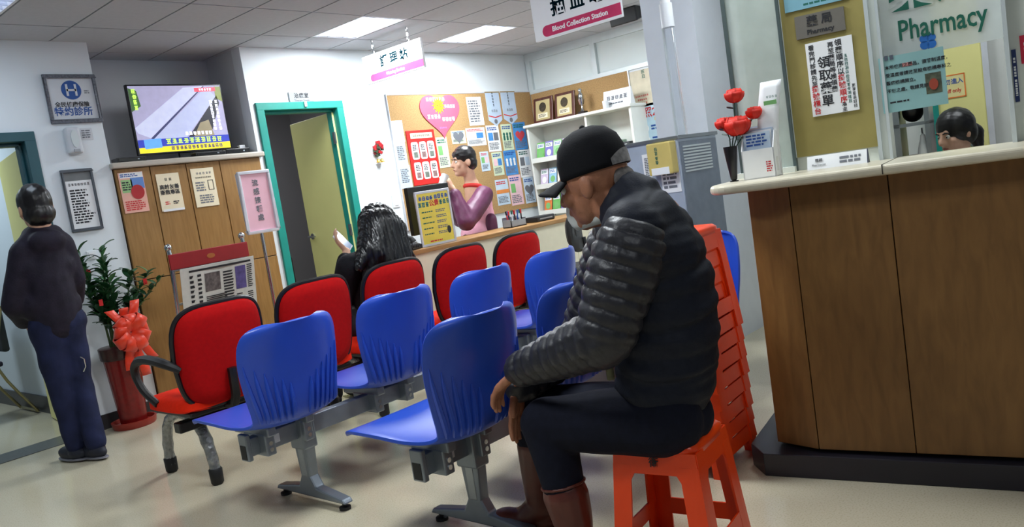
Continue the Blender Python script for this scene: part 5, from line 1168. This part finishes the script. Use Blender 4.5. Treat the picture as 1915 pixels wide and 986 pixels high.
# posters on the partition
def pinX(name, label, tl, br, mat, cat='poster'):
    a, b_ = onX(*tl, XP - .002), onX(*br, XP - .002); return sheetX(name, label, cat, a.y, b_.y, b_.z, a.z, XP - .002, mat, 'posters on the partition')
t, w_, h_ = pinX('poster', 'beige poster with printed lines above the long term care poster', (1176, 136), (1222, 196), M('poster_beige', (216, 206, 182), .6, var=.08)); glyphs(t, m_inkgreen, w_ * .7, h_ * .88, .04, 2, -.004, True, 36); glyphs(t, m_inkred, w_ / 2, h_ * .3, .02, 7, -.004, seed=37); glyphs(t, m_inkred, w_ / 2, h_ * .2, .02, 5, -.004, seed=38); glyphs(t, m_inkred, w_ / 2, h_ * .1, .02, 5, -.004, seed=39)
t, w_, h_ = pinX('poster', 'pale blue poster with a red berry next to the pillar', (1224, 131), (1274, 191), M('poster_sky', (150, 196, 220), .6, var=.2, scale=6)); MB().prism_y(ellipse(w_ * .35, h_ * .25, .03, .04, 18), -.006, -.003).build('berry_print', m_inkred, t); MB().prism_y(ellipse(w_ * .4, h_ * .68, .07, .08, 18), -.005, -.003).build('figure_print', M('poster_teal', (70, 140, 160), .6, var=.2), t); printed(t, m_ink, w_ * .6, w_ * .9, h_ * .3, h_ * .7, 5, seed=4)
t, w_, h_ = pinX('poster', 'light blue long term care poster with red headline on the partition', (1186, 199), (1281, 262), M('poster_paleblue', (192, 220, 236), .6, var=.06)); text('lettering', '長照2.0', .105, m_inkred, t, (w_ * .30, -.004, h_ * .78), bold=.003); glyphs(t, m_inkred, w_ * .77, h_ * .76, .04, 4, -.004, seed=40)
plate(t, 'yellow_tab', M('tab_yellow', (240, 206, 70), .6), w_ * .42, w_ * .6, h_ * .58, h_ * .65)
for q in range(2): MB().prism_y(ellipse(w_ * .18, h_ * (.42 - .28 * q), .045, .045, 20), -.005, -.003).build('icon_disc', m_paper, t); printed(t, m_inkblue, w_ * .32, w_ * .85, h_ * (.36 - .28 * q), h_ * (.5 - .28 * q), 2, seed=q)
# pillar, water dispenser with cup tube
struct(MB().box(4.60, 5.3, 2.36, 2.72, 0, CEIL).build('wall_pillar', M('pillar_paint', (216, 222, 230), .6, var=.02)))
WD = Vector((3.92, 2.20, 0)); t = thing('water_dispenser', 'grey steel water dispenser with papers taped on it beside the pillar', 'water dispenser', tuple(WD)); m_disp = M('dispenser_steel', (176, 188, 204), .4, metal=.2, var=.06); m_dispd = M('dispenser_side', (122, 132, 146), .45, metal=.2, var=.1)
MB().box(0, .45, 0, .36, .04, 1.31).build('casing', m_disp, t, bevel=.006)
MB().box(.012, .44, -.004, 0, .05, 1.29).build('side_panel', m_dispd, t, bevel=.002)
for k in range(9): MB().box(.04, .36, -.007, -.004, 1.12 + k * .017, 1.129 + k * .017).build('vent_slat', m_alu, t)
for x in (.04, .41):
    for y in (.04, .32): MB().tube([(x, y, 0), (x, y, .05)], .02, 10).build('foot', m_rubber, t)
MB().box(-.01, .46, -.01, .37, 1.305, 1.325).build('top_rim', m_steel, t, bevel=.003)
MB().tube([(-.006, .1, .7), (-.07, .1, .7), (-.075, .1, .66)], .011, 8).build('tap', m_chrome, t, smooth=True); MB().box(-.12, -.002, .04, .32, .42, .44).build('drip_tray', m_steel, t)
MB().tube([(.1, -.01, .62), (.2, -.03, .6), (.25, -.04, .4), (.27, -.03, .05)], .008, 6).build('cable', m_rubber, t, smooth=True)
def onface(px, py):
    p = onX(px, py, WD.x - .003); return p
for k, (tl, br, mt, lb) in enumerate((((1228, 268), (1292, 356), m_paper, 'white instruction sheet taped on the steel water dispenser'), ((1200, 290), (1222, 345), m_paper, 'narrow printed strip taped on the steel water dispenser'))):
    a, b_ = onX(*tl, WD.x - .003), onX(*br, WD.x - .003); yy1 = max(b_.y, WD.y + .01); q, w_, h_ = sheetX('taped_paper', lb, 'notice', a.y, yy1, b_.z, a.z, WD.x - .001, mt); printed(q, m_inkgray, .012, w_ - .012, .02, h_ - .02, 10 if k == 0 else 14, seed=5 + k)
a, b_ = onX(1262, 262, WD.x - .02), onX(1302, 318, WD.x - .02)
q = thing('cup_holder_box', 'yellow plastic box with green characters mounted on the water dispenser', 'box', (WD.x, max(a.y, WD.y + .16), b_.z), -PI / 2); bw, bh = .15, a.z - b_.z; MB().box(0, bw, -.07, 0, 0, bh).build('case', M('box_yellow', (206, 186, 110), .4, var=.06), q, bevel=.008); glyphs(q, m_inkgreen, bw * .4, bh * .6, .022, 4, -.0715, True, 41); MB().box(.02, bw - .02, -.073, -.03, .002, .04).build('paper_stack', m_paper, q)
m_clear = M('clear_acrylic', (214, 222, 230), .08, trans=.75, alpha=.55)
ct = thing('cup_tube', 'tall clear cup dispenser tube with a white cap above the steel water dispenser', 'cup dispenser', (WD.x + .17, WD.y + .06, 1.325)); MB().tube([(0, 0, 0), (0, 0, .66)], .032, 18).build('tube', m_clear, ct, smooth=True); MB().tube([(0, 0, .6), (0, 0, .73)], .036, 18).build('sleeve', m_white, ct, smooth=True); MB().tube([(0, 0, .73), (0, 0, .75)], .028, 18).build('cap', m_paper, ct, smooth=True)
MB().box(-.012, .012, .03, .036, 0, .7).build('rail', m_alu, ct)
# ceiling camera
c_ = onZ(1203, 50, CEIL); t = thing('wall_speaker', 'black wedge shaped loudspeaker under the ceiling beside the cup tube', 'speaker', (6.3, 3.85, CEIL), math.radians(-90)); MB().prism_x([(-.12, 0), (.12, 0), (.12, -.06), (-.1, -.13)], -.14, .14).build('case', m_black, t, bevel=.01); MB().box(-.02, .02, .1, .13, -.04, 0).build('bracket', m_black, t)
# ================================================================== PHARMACY COUNTER
RZ = math.radians(-80); P0 = Vector((2.66, 1.31, 0)); UX = Vector((math.cos(RZ), math.sin(RZ), 0)); UY = Vector((-math.sin(RZ), math.cos(RZ), 0))
def onP(px, py, yl):
    """photo pixel -> (x along the counter, z) on the plane at depth yl behind the counter front"""
    d = ray(px, py); q = P0 + UY * yl; t = q.dot(UY) / d.dot(UY); p = d * t - P0; return p.dot(UX), CAMH + d.z * t
def pw(x, y, z=0.0): return tuple(P0 + UX * x + UY * y + Vector((0, 0, z)))
def pthing(name, label, cat, x, y, z=0.0, group=None): return thing(name, label, cat, pw(x, y, z), RZ, group)
def pstruct(mb, name, mat, **k):
    o = mb.build(name, mat, **k); o.location = P0; o.rotation_euler = (0, 0, RZ); return struct(o)
m_cwood = wood('counter_veneer', (142, 102, 54), (120, 84, 42), .45, (6, 6, 1.2)); m_ctp = M('counter_top_cream', (214, 206, 184), .3, var=.04, scale=30); m_plinth_shade = M('plinth_and_shade', (36, 34, 44), .4)
cn = pthing('pharmacy_counter', 'wood panelled pharmacy counter with a cream top and dark plinth extended as shadow', 'counter', 0, 0)
CT = 1.085; LEN = 1.9
MB().prism([(.0, .0), (-.07, .10), (-.07, .5), (LEN, .5), (LEN, .0)], 0, .085).build('plinth', m_plinth_shade, cn, bevel=.003)  # plinth also juts out as stand-in for the shadow zone under the counter
for a, b_ in ((.195, .505), (.508, 1.0), (1.003, 1.5), (1.503, LEN)): MB().box(a, b_, .03, .05, .10, CT - .033).build('front_panel', m_cwood, cn, bevel=.002)
MB().prism([(.192, .03), (.035, .09), (.035, .11), (.192, .05)], .10, CT - .033).build('angled_panel', m_cwood, cn, bevel=.002)
MB().box(.035, LEN, .11, .45, .10, CT - .033).build('carcass', m_ctp, cn)
tp = []
for k in range(9): a = PI / 2 + PI / 2 * k / 8; tp.append((.08 + .1 * math.cos(a) - .0, .15 - .10 + .1 * math.sin(a) - .0))
top_poly = [(LEN, -.09), (LEN, .42), (-.06, .42)] + [(-.07 + .10 - .10 * math.cos(PI / 2 * k / 6), .01 - .10 * math.sin(PI / 2 * k / 6)) for k in range(7)]
top_poly = [(x, y) for x, y in top_poly]
MB().prism(top_poly, CT - .034, CT).build('worktop', m_ctp, cn, bevel=.014, seg=4); MB().box(.506, .509, -.0915, .42, CT - .03, CT + .0008).build('worktop_joint', M('joint_dark', (60, 52, 44), .7), cn)
# booth wall above the counter
m_bw = M('booth_frame_white', (214, 220, 214), .5, var=.03)
for bx in ((-.04, .165, .36, .385, 2.0, CEIL), (.165, .455, .36, .40, CT, CEIL), (.455, .50, .33, .42, CT, CEIL), (.50, .862, .36, .40, 1.95, CEIL), (.862, 1.9, .36, .42, CT, CEIL), (-.06, .165, .30, .42, CT, CT + .02)): pstruct(MB().box(*bx), 'wall_pharmacy', m_bw)
m_dpt = M('dispensary_paint', (206, 208, 204), .6, var=.03)
for bx in ((-.06, -.03, .52, 2.4, 0, CEIL), (-.06, 2.6, 2.4, 2.46, 0, CEIL)): pstruct(MB().box(*bx), 'wall_dispensary', m_dpt)
# glass side light and service window
m_glass = M('window_glass', (225, 238, 235), .03, trans=.9, alpha=.28)
m_tint = M('screen_glass', (206, 218, 210), .06, trans=.35, alpha=.62)
wf2 = pstruct(MB().box(-.045, -.03, .33, .35, CT, 2.5).box(.155, .166, .33, .36, CT, 2.5), 'window_2', M('dark_edge', (70, 84, 84), .4)); o = MB().box(-.03, .155, .337, .343, CT + .02, 2.5).build('pane', m_tint, wf2)
wf3 = pstruct(MB().box(.455, .468, .315, .33, CT, CEIL).box(.49, .50, .315, .33, CT, CEIL).box(.862, .875, .32, .36, CT, CEIL).box(.5, .862, .355, .365, 1.905, 1.95), 'window_3', m_alu); MB().box(.50, .862, .362, .366, 1.432, 1.905).build('pane', M('frosted_pane', (222, 228, 226), .25, trans=.3, alpha=.75), wf3)
x0, z0 = onP(1668, 58, .355); x1, z1 = onP(1858, 34, .355)
m_let = M('letter_green', (16, 96, 78), .5)
text('lettering', 'Pharmacy', .098, m_let, wf3, ((x0 + x1) / 2, .36, (z0 + z1) / 2 + .005), bold=.002, ext=.001, sx=(x1 - x0) / .43)
text('lettering', '藥局', .15, m_let, wf3, ((x0 + x1) / 2 - .01, .36, (z0 + z1) / 2 + .135), bold=.003, ext=.001)
cx_, cz_ = onP(1735, 77, .355); cl = MB()
for k in range(4): a = PI / 4 + k * PI / 2; cl.prism_y(ellipse(cx_ + .0155 * math.cos(a), cz_ + .0155 * math.sin(a), .0145, .0145, 16), .3605, .3618)
cl.box(cx_ - .002, cx_ + .003, .3605, .3618, cz_ - .05, cz_ - .02); cl.build('clover_emblem', M('clover_blue', (40, 110, 190), .5), wf3)
# olive notice board with plate and notice
ob = pthing('notice_board', 'olive green notice board beside the pharmacy window', 'notice board', .168, .358, CT + .05); MB().box(0, .285, -.008, 0, 0, 1.3).build('panel', M('board_olive', (146, 134, 74), .7, var=.12, scale=8), ob); MB().box(-.004, 0, -.014, 0, 0, 1.3).box(.285, .289, -.014, 0, 0, 1.3).build('edging', m_alu, ob)
def psheet(name, label, cat, tl, tr, br, bl, yl, mat, th=.004, group=None, part='sheet'):
    q = [onP(*p, yl) for p in (tl, tr, br, bl)]; x0, x1, z0, z1 = (q[0][0] + q[3][0]) / 2, (q[1][0] + q[2][0]) / 2, (q[2][1] + q[3][1]) / 2, (q[0][1] + q[1][1]) / 2
    t = pthing(name, label, cat, x0, yl, z0, group); MB().box(0, x1 - x0, -th, 0, 0, z1 - z0).build(part, mat, t); return t, x1 - x0, z1 - z0
t, w_, h_ = psheet('door_plate', 'grey metal pharmacy plate on the olive board', 'sign', (1483, 28), (1576, 18), (1585, 60), (1492, 70), .349, M('plate_grey', (120, 116, 108), .4, metal=.3), .006, part='plate'); text('lettering', '藥 局', .04, m_ink, t, (w_ / 2, -.0065, h_ * .66), bold=.0008); text('lettering', 'Pharmacy', .024, m_ink, t, (w_ / 2, -.0065, h_ * .22), bold=.0004)
t, w_, h_ = psheet('notice', 'white notice with black and red columns of characters on the olive board', 'notice', (1500, 82), (1588, 68), (1613, 206), (1526, 216), .349, m_paper)
def vcol(s, x, ztop, size, mat, bold=.0005):
    n = len(s); return text('lettering', '\n'.join(s), size, mat, t, (w_ * x, -.0045, h_ * ztop - n * size * .525 - size * .085), bold=bold, ext=.0003, line=1.05)
q_ = h_ * .092
vcol('領藥順序以', .70, .985, q_, m_ink); vcol('掛號順序', .70, .515, q_ * 1.02, m_inkred, .0008); vcol('為主', .70, .14, q_ * .7, m_ink)
vcol('再至藥局等候領藥', .535, .97, q_ * .88, m_ink); vcol('領取藥單', .36, .80, h_ * .165, m_ink, .002); vcol('看完門診請先至', .12, .975, q_ * .85, m_ink); vcol('掛號櫃台', .12, .425, q_ * 1.05, m_inkred, .0008)
glyphs(t, m_inkgreen, w_ * .83, h_ * .44, h_ * .05, 12, -.0045, True, 42); glyphs(t, m_ink, w_ * .93, h_ * .2, h_ * .05, 6, -.0045, True, 43)
t, w_, h_ = psheet('paper_strip', 'blue printed strip at the top of the olive board', 'notice', (1462, -14), (1584, -26), (1590, 6), (1470, 16), .349, M('strip_blue', (120, 170, 186), .6)); printed(t, m_inkgreen, w_ * .3, w_ * .95, h_ * .15, h_ * .35, 1, seed=3)
x0, z0 = onP(1508, 285, .27); x1, z1 = onP(1620, 272, .27)
t = pthing('name_plate', 'white tent name plate standing on the pharmacy counter', 'name plate', x0, .27, CT); w_ = x1 - x0; MB().prism_x([(-.02, 0), (.03, 0), (.006, .048), (.002, .048)], 0, w_).build('card', m_paper, t); MB().prism_x([(-.0205, 0), (.0305, 0), (.006, .049), (.002, .049)], w_, w_ + .003).build('end_plate', M('end_navy', (40, 44, 70), .5), t)
text('lettering', '藥師', .013, m_ink, t, (w_ * .2, -.0095, .031), rot=(PI / 2 - .42, 0, 0), bold=.0003, ext=.0003); text('lettering', 'Pharmacist', .011, m_ink, t, (w_ * .2, -.0165, .015), rot=(PI / 2 - .42, 0, 0), ext=.0003)
dd = dashes(MB(), w_ * .55, w_ * .9, .0, .03, 2, 0, .9, random.Random(2)); dd.xf(Matrix.Translation((0, -.017, .01)) @ Matrix.Rotation(-.42, 4, 'X')); dd.build('small_print', m_inkgray, t)
# teal notice in front of the window
t, w_, h_ = psheet('acrylic_notice', 'teal acrylic notice with a plant picture hanging in the pharmacy window', 'notice', (1637, 104), (1758, 95), (1781, 197), (1657, 208), .325, M('notice_teal', (134, 176, 178), .5, var=.06), .005, part='panel')
for q, s in enumerate(('本所使用之藥品，須管制溫度，', '受溫度者請改至設有機構專科之', '醫療機構開立。', '不便之處，敬請見諒。')): text('lettering', s, h_ * .075, m_ink, t, (w_ * .09, -.0056, h_ * (.80 - .14 * q)), align='LEFT', bold=.0003, ext=.0003)
printed(t, m_ink, w_ * .12, w_ * .5, h_ * .15, h_ * .2, 1, y=-.0056); plate(t, 'picture', M('plant_picture', (70, 76, 60), .6, var=.5, scale=60), w_ * .69, w_ * .93, h_ * .22, h_ * .58, y=-.005); MB().prism_y(ellipse(w_ * .81, h_ * .38, w_ * .07, h_ * .1, 14), -.0068, -.0056).build('berry_print', M('berry_brown', (150, 60, 40), .6), t); plate(t, 'red_highlight', M('highlight_red', (196, 130, 128), .6), w_ * .36, w_ * .52, h_ * .77, h_ * .84, y=-.005, th=.0003)
for q in (.02, w_ * .18): MB().box(q, q + .012, -.007, .035, h_ - .012, h_ + .004).build('clip', m_chrome, t)
# box of leaflets, roses
t = pthing('leaflet_holder', 'white open-top leaflet holder on the end of the pharmacy counter', 'holder', .03, .09, CT)
MB().prism_x([(0, 0), (.10, 0), (.10, .165), (.045, .165), (.0, .105)], 0, .004).prism_x([(0, 0), (.10, 0), (.10, .165), (.045, .165), (0, .105)], .111, .115).box(0, .115, 0, .004, 0, .105).box(0, .115, .096, .10, 0, .165).box(0, .115, 0, .1, 0, .004).build('box', m_paper, t)
MB().box(.115, .1158, .02, .05, .02, .07).build('label_sticker', m_label, t); dashes(MB(), .084, .106, .02, .06, 5, -.0008, .8, random.Random(4)).build('small_print', m_inkred, t)
for k in range(5):
    l = pthing('leaflet', 'folded pale leaflet standing in the white holder, sheet %s' % ['one', 'two', 'three', 'four', 'five'][k], 'leaflet', .035 + .003 * k, .106 + .013 * k, CT + .006, 'leaflets in the counter holder'); l.rotation_euler = (math.radians(-6), 0, RZ); MB().box(0, .095, 0, .004, 0, .16 + .006 * k).build('sheet', [m_lb, m_paper, m_lb, m_paper, m_lb][k], l); printed(l, m_inkblue, .01, .085, .11, .155 + .006 * k, 4, y=-.0008, seed=k)
l = pthing('tall_leaflet', 'tall curled leaflet with a green logo leaning in the white holder', 'leaflet', .10, .165, CT + .006); lf = MB(); lf.grid(lambda u, v: ((u - .5) * .075 + .012 + .03 * v * v, .0 - .02 * math.sin(v * 3.0) + .02 * v, v * .335), 4, 14); lf.build('sheet', m_paper, l, smooth=True, angle=0, solid=.0015); plate(l, 'green_logo', m_grn, .015, .06, .25, .265, y=-.012); glyphs(l, m_inkgreen, .045, .278, .009, 4, -.0135, seed=44)
m_rose = M('rose_red', (222, 40, 20), .6, var=.25, scale=30); m_rleaf = M('rose_leaf', (30, 62, 46), .5, var=.2)
def rose(x, y, z, r_, base, lb):
    t = pthing('artificial_rose', lb, 'flower', base[0], base[1], base[2], 'red roses on the counter'); c = Vector((x - base[0], y - base[1], z - base[2])); rr = random.Random(int(x * 1000 + z * 77)); f = MB()
    for ly, (rad, n_, pe) in enumerate(((.45, 3, .25), (.7, 5, .5), (.9, 6, .85), (1.0, 6, 1.25))):
        for k in range(n_):
            a0 = 2 * PI * k / n_ + ly * .7
            def pet(u, v):
                ph_ = PI * .93 - (PI * .93 - pe) * v; az = a0 + (u - .5) * 2 * PI / n_ * 1.25; R__ = r_ * rad * (1 + .12 * v * v + .06 * math.cos(u * 6.28)); zz = R__ * .85 * math.cos(ph_) + r_ * .1 * (3 - ly) * v * .6
                return tuple(c + Vector((R__ * math.sin(ph_) * math.cos(az), R__ * math.sin(ph_) * math.sin(az), zz)))
            f.grid(pet, 4, 5)
    f.build('bloom', m_rose, t, smooth=True, angle=0, solid=.001); MB().tube([(0, 0, 0), tuple(c * .5 + Vector((.008, 0, 0))), tuple(c - Vector((0, 0, r_ * .3)))], .0025, 6).build('stem', m_rleaf, t, smooth=True)
    for k in range(3):
        lf_ = MB(); p = c * (.45 + .16 * k); a = k * 2.2; lf_.grid(lambda u, v: tuple(p + Vector((math.cos(a) * v * .04 - math.sin(a) * (u - .5) * .022 * math.sin(PI * (v * .9 + .05)), math.sin(a) * v * .04 + math.cos(a) * (u - .5) * .022 * math.sin(PI * (v * .9 + .05)), .01 * v))), 2, 4); lf_.build('leaf', m_rleaf, t, smooth=True, angle=0)
bv = (-.015, .12, CT)
v_ = pthing('cone_vase', 'small dark cone vase holding the roses beside the leaflet holder', 'vase', -.015, .12, CT); MB().lathe([(.005, 0), (.012, .01), (.022, .09), (.026, .13), (.022, .13), (.01, .02)], 14).build('vase_body', m_black, v_, smooth=True); MB().lathe([(.016, 0), (.016, .004)], 14).build('foot', m_black, v_)
for (px, py, r_, lb) in ((1373, 178, .032, 'tallest red rose in the cone vase'), (1378, 234, .045, 'large red rose hanging low over the cone vase'), (1354, 231, .03, 'small red rose at the outer side of the vase'), (1405, 210, .028, 'red rose behind the leaflet holder')):
    x, z = onP(px, py, .12); rose(x, .12 + (.04 if px > 1400 else 0), z, r_, (-.015, .12, CT + .1), lb)
# dispensary behind the window
YD = 2.39
def dq(px, py): return onP(px, py, YD)
x0, z1 = dq(1745, 90); x1, z0 = dq(1853, 290)
t = pstruct(MB().box(x0, x1, YD - .03, YD, 0, 2.1), 'door_3', m_yel); MB().ball((x1 - .07, YD - .07, dq(1843, 264)[1]), .03).build('door_handle', m_chrome, t, smooth=True); MB().box(x0 - .07, x0, YD - .05, YD, 0, 2.1).build('frame', m_teal, t); MB().box(x1, x1 + .03, YD - .04, YD, 0, 2.1).build('frame', m_frw, t)
xs, zs = dq(1783, 160); q = pthing('stamp_notice', 'small notice with an orange frame on the pale yellow dispensary door', 'notice', xs - .08, YD - .031, zs - .07); MB().box(0, .14, -.002, 0, 0, .13).build('sheet', M('notice_paleyellow', (226, 214, 150), .6), q); fr = MB().box(0, .14, -.003, -.002, 0, .006).box(0, .14, -.003, -.002, .124, .13).box(0, .006, -.003, -.002, 0, .13).box(.134, .14, -.003, -.002, 0, .13); fr.build('frame_print', M('ink_orange', (226, 120, 50), .6), q); text('lettering', '請勿進入', .034, m_inkblue, q, (.07, -.003, .09), bold=.0005, ext=.0003, sx=.9); text('lettering', 'Staff only', .03, m_inkred, q, (.07, -.003, .04), bold=.0005, ext=.0003, sx=.85)
# medicine shelf with bag and boxes
xa, za = onP(1690, 290, 1.3); sh2 = pthing('medicine_rack', 'grey medicine rack inside the dispensary window', 'rack', xa - .02, 1.2, 0)
MB().box(0, .025, 0, .3, 0, 1.75).build('upright', m_steel, sh2); MB().box(.125, .145, 0, .3, 0, 1.75).build('upright', m_steel, sh2)
for z in (.5, .95, 1.2, 1.7): MB().box(0, .145, 0, .3, z - .015, z).build('shelf_board', m_steel, sh2)
q = pthing('black_bag', 'black bag lying on the medicine rack', 'bag', xa + .005, 1.22, 1.2); bg = MB(); ell_mesh(bg, (.05, .1, .1), (.045, .09, .1)); ell_mesh(bg, (.05, .08, .05), (.047, .08, .05)); o = organic(bg, 'bag_body', m_black, q, .012, 4); o.location = Vector(q.location); o.location = (0, 0, 0)
for vtx in o.data.vertices: vtx.co = vtx.co + Vector(q.location)
MB().tube([(.02, .06, .18), (.035, .05, .25), (.065, .05, .25), (.08, .06, .18)], .006, 6).build('handle', m_black, q, smooth=True)
q = pthing('white_bag', 'crumpled white plastic bag hanging from the medicine rack', 'bag', xa + .06, 1.18, .96); bg = MB(); ell_mesh(bg, (.03, .06, .08), (.028, .05, .08)); cone(bg, (.03, .06, .14), .02, (.03, .06, .19), .008); o = organic(bg, 'bag_body', m_paper, q, .01, 2)
for vtx in o.data.vertices: vtx.co = vtx.co + Vector(q.location)
MB().tube([(.03, .06, .185), (.03, .05, .21)], .004, 5).build('tie', m_frame, q)
for k, cc in enumerate(((150, 70, 60), (90, 92, 96))):
    q = pthing('medicine_box', ['reddish medicine box on the middle of the rack', 'dark grey medicine box on the middle of the rack'][k], 'box', xa + .005 + .06 * k, 1.33, .95, 'boxes on the rack'); MB().box(0, .055, 0, .12, 0, .1 + .04 * k).build('carton', M('carton%d' % k, cc, .6), q, bevel=.002); MB().box(.01, .045, -.001, 0, .03, .06).build('label_sticker', m_label, q)
# pharmacist
PYL = 1.85; hx, hz = onP(1786, 247, PYL); PH = Vector(pw(hx, PYL, 0)); t = thing('person', 'person with a dark ponytail in a white coat behind the pharmacy window', 'person', tuple(PH)); HC = Vector(pw(hx, PYL, hz)); fdir = (-UY * .75 - UX * .75); phh = Head(HC, fdir + Vector((0, 0, -.25)), (0, 0, 1), .9)
b = MB(); phh.skull(b); nk = HC + Vector((0, 0, -.15)); chp = HC + Vector((0, 0, -.36)); pp = HC + Vector((0, 0, -.66)); cone(b, phh.p(0, -.02, -.05), .05, nk, .05); chain(b, [nk, chp, pp], [.06, .11, .12]); fside = Vector((0, 0, 1)).cross(fdir.normalized())
for sg in (-1, 1):
    s_ = chp + fside * sg * .17 + Vector((0, 0, .12)); e_ = s_ + Vector((0, 0, -.24)) + fdir.normalized() * .06; w_ = e_ + fdir.normalized() * .22 - fside * sg * .06; chain(b, [chp, s_, e_, w_], [.08, .05, .04, .027]); hand(b, w_, fdir, (0, 0, -1), -fside * sg, .4, .95); k_ = pp + fdir.normalized() * .38 + fside * sg * .1; chain(b, [pp, pp + fside * sg * .09, k_, Vector((k_.x, k_.y, .06))], [.1, .08, .055, .04])
organic(b, 'body', m_skinB, t, .008, 3); phh.features(t)
v = MB(); chain(v, [nk - Vector((0, 0, .06)), chp, pp], [.085, .145, .165])
for sg in (-1, 1): s_ = chp + fside * sg * .17 + Vector((0, 0, .12)); e_ = s_ + Vector((0, 0, -.24)) + fdir.normalized() * .06; w_ = e_ + fdir.normalized() * .20 - fside * sg * .06; chain(v, [nk - Vector((0, 0, .05)), s_, e_, w_], [.06, .07, .062, .05])
organic(v, 'coat', M('coat_white', (222, 220, 228), .7, var=.05), t, .01, 4, crease(.005, 24, 3))
h = MB(); ell_mesh(h, phh.p(0, -.016, .032), (.088, .098, .095), phh.ax()); ell_mesh(h, phh.p(0, -.05, -.02), (.08, .06, .07), phh.ax()); cone(h, phh.p(0, -.1, -.0), .03, phh.p(0, -.13, -.05), .04); cone(h, phh.p(0, -.13, -.05), .04, phh.p(0, -.12, -.16), .02); organic(h, 'hair', m_hair, t, .008, 3, crease(.003, 90, 6))
cq = pthing('dispensary_stool', 'grey office stool under the person in the white coat', 'stool', hx, PYL, 0); sz = pp.z - .12; MB().lathe([(.17, sz - .06), (.18, sz - .04), (.17, sz)], 20).build('seat', m_frame, cq, smooth=True); MB().tube([(0, 0, .05), (0, 0, sz - .05)], .025, 10).build('post', m_chrome, cq); MB().lathe([(.2, 0), (.2, .02), (.03, .05)], 20).build('base', m_frame, cq, smooth=True)
# posters on the booth wall beyond the window
t, w_, h_ = psheet('poster', 'crimson poster with white lettering on the booth wall beside the window', 'poster', (1904, 65), (1960, 60), (1975, 110), (1912, 118), .359, M('poster_crimson', (196, 24, 60), .5)); printed(t, m_paper, .01, w_ - .01, .02, h_ - .02, 3)
t, w_, h_ = psheet('poster', 'dark blue narrow banner on the booth wall beside the window', 'banner', (1885, 95), (1893, 93), (1914, 188), (1905, 191), .359, M('banner_navy', (20, 44, 100), .5)); printed(t, m_paper, .002, w_ - .002, .02, h_ - .02, 1, vertical=True)
# ================================================================== LAST FURNITURE
# folding chair in the side room
fc = thing('folding_chair', 'dark cushioned folding chair with brass legs standing in the side room', 'chair', (1.72, 7.15, 0), math.radians(90)); m_brass = M('chair_gold_frame', (150, 140, 100), .35, metal=.7)
for s in (-1, 1):
    MB().tube([tuple(p) for p in catmull([(s * .2, -.3, .015), (s * .2, -.1, .4), (s * .2, -.14, .65), (s * .19, -.2, .86)], 4)], .011, 8).build('back_leg', m_brass, fc, smooth=True); MB().tube([(s * .18, .28, .015), (s * .18, .05, .42)], .011, 8).build('front_leg', m_brass, fc, smooth=True)
MB().tube([(-.19, -.2, .86), (0, -.215, .89), (.19, -.2, .86)], .011, 8).build('top_rail', m_brass, fc, smooth=True); MB().tube([(-.2, -.3, .02), (.2, -.3, .02)], .01, 8).build('floor_bar', m_brass, fc); MB().tube([(-.18, .28, .02), (.18, .28, .02)], .01, 8).build('floor_bar', m_brass, fc)
MB().box(-.18, .18, -.21, -.16, .52, .85).build('backrest', M('cushion_dark', (40, 46, 48), .7), fc, bevel=.02, seg=3); MB().box(-.19, .19, -.14, .26, .42, .46).build('seat', M('cushion_dark2', (36, 34, 56), .7), fc, bevel=.015, seg=3)
# black chair in the treatment room
tc = thing('padded_chair', 'black padded chair standing inside the treatment room', 'chair', (3.86, 6.25, 0), math.radians(160))
MB().box(-.2, .2, -.22, -.17, .5, .86).build('backrest', m_rubber, tc, bevel=.03, seg=3); MB().box(-.21, .21, -.18, .22, .42, .48).build('seat', m_rubber, tc, bevel=.02, seg=3)
for s in (-1, 1):
    for y in (-.17, .18): MB().tube([(s * .19, y, .012), (s * .18, y * .9, .43)], .012, 8).build('leg', m_chrome, tc, smooth=True)
    MB().tube([(s * .18, -.17, .42), (s * .18, -.2, .6)], .012, 8).build('back_post', m_chrome, tc, smooth=True)
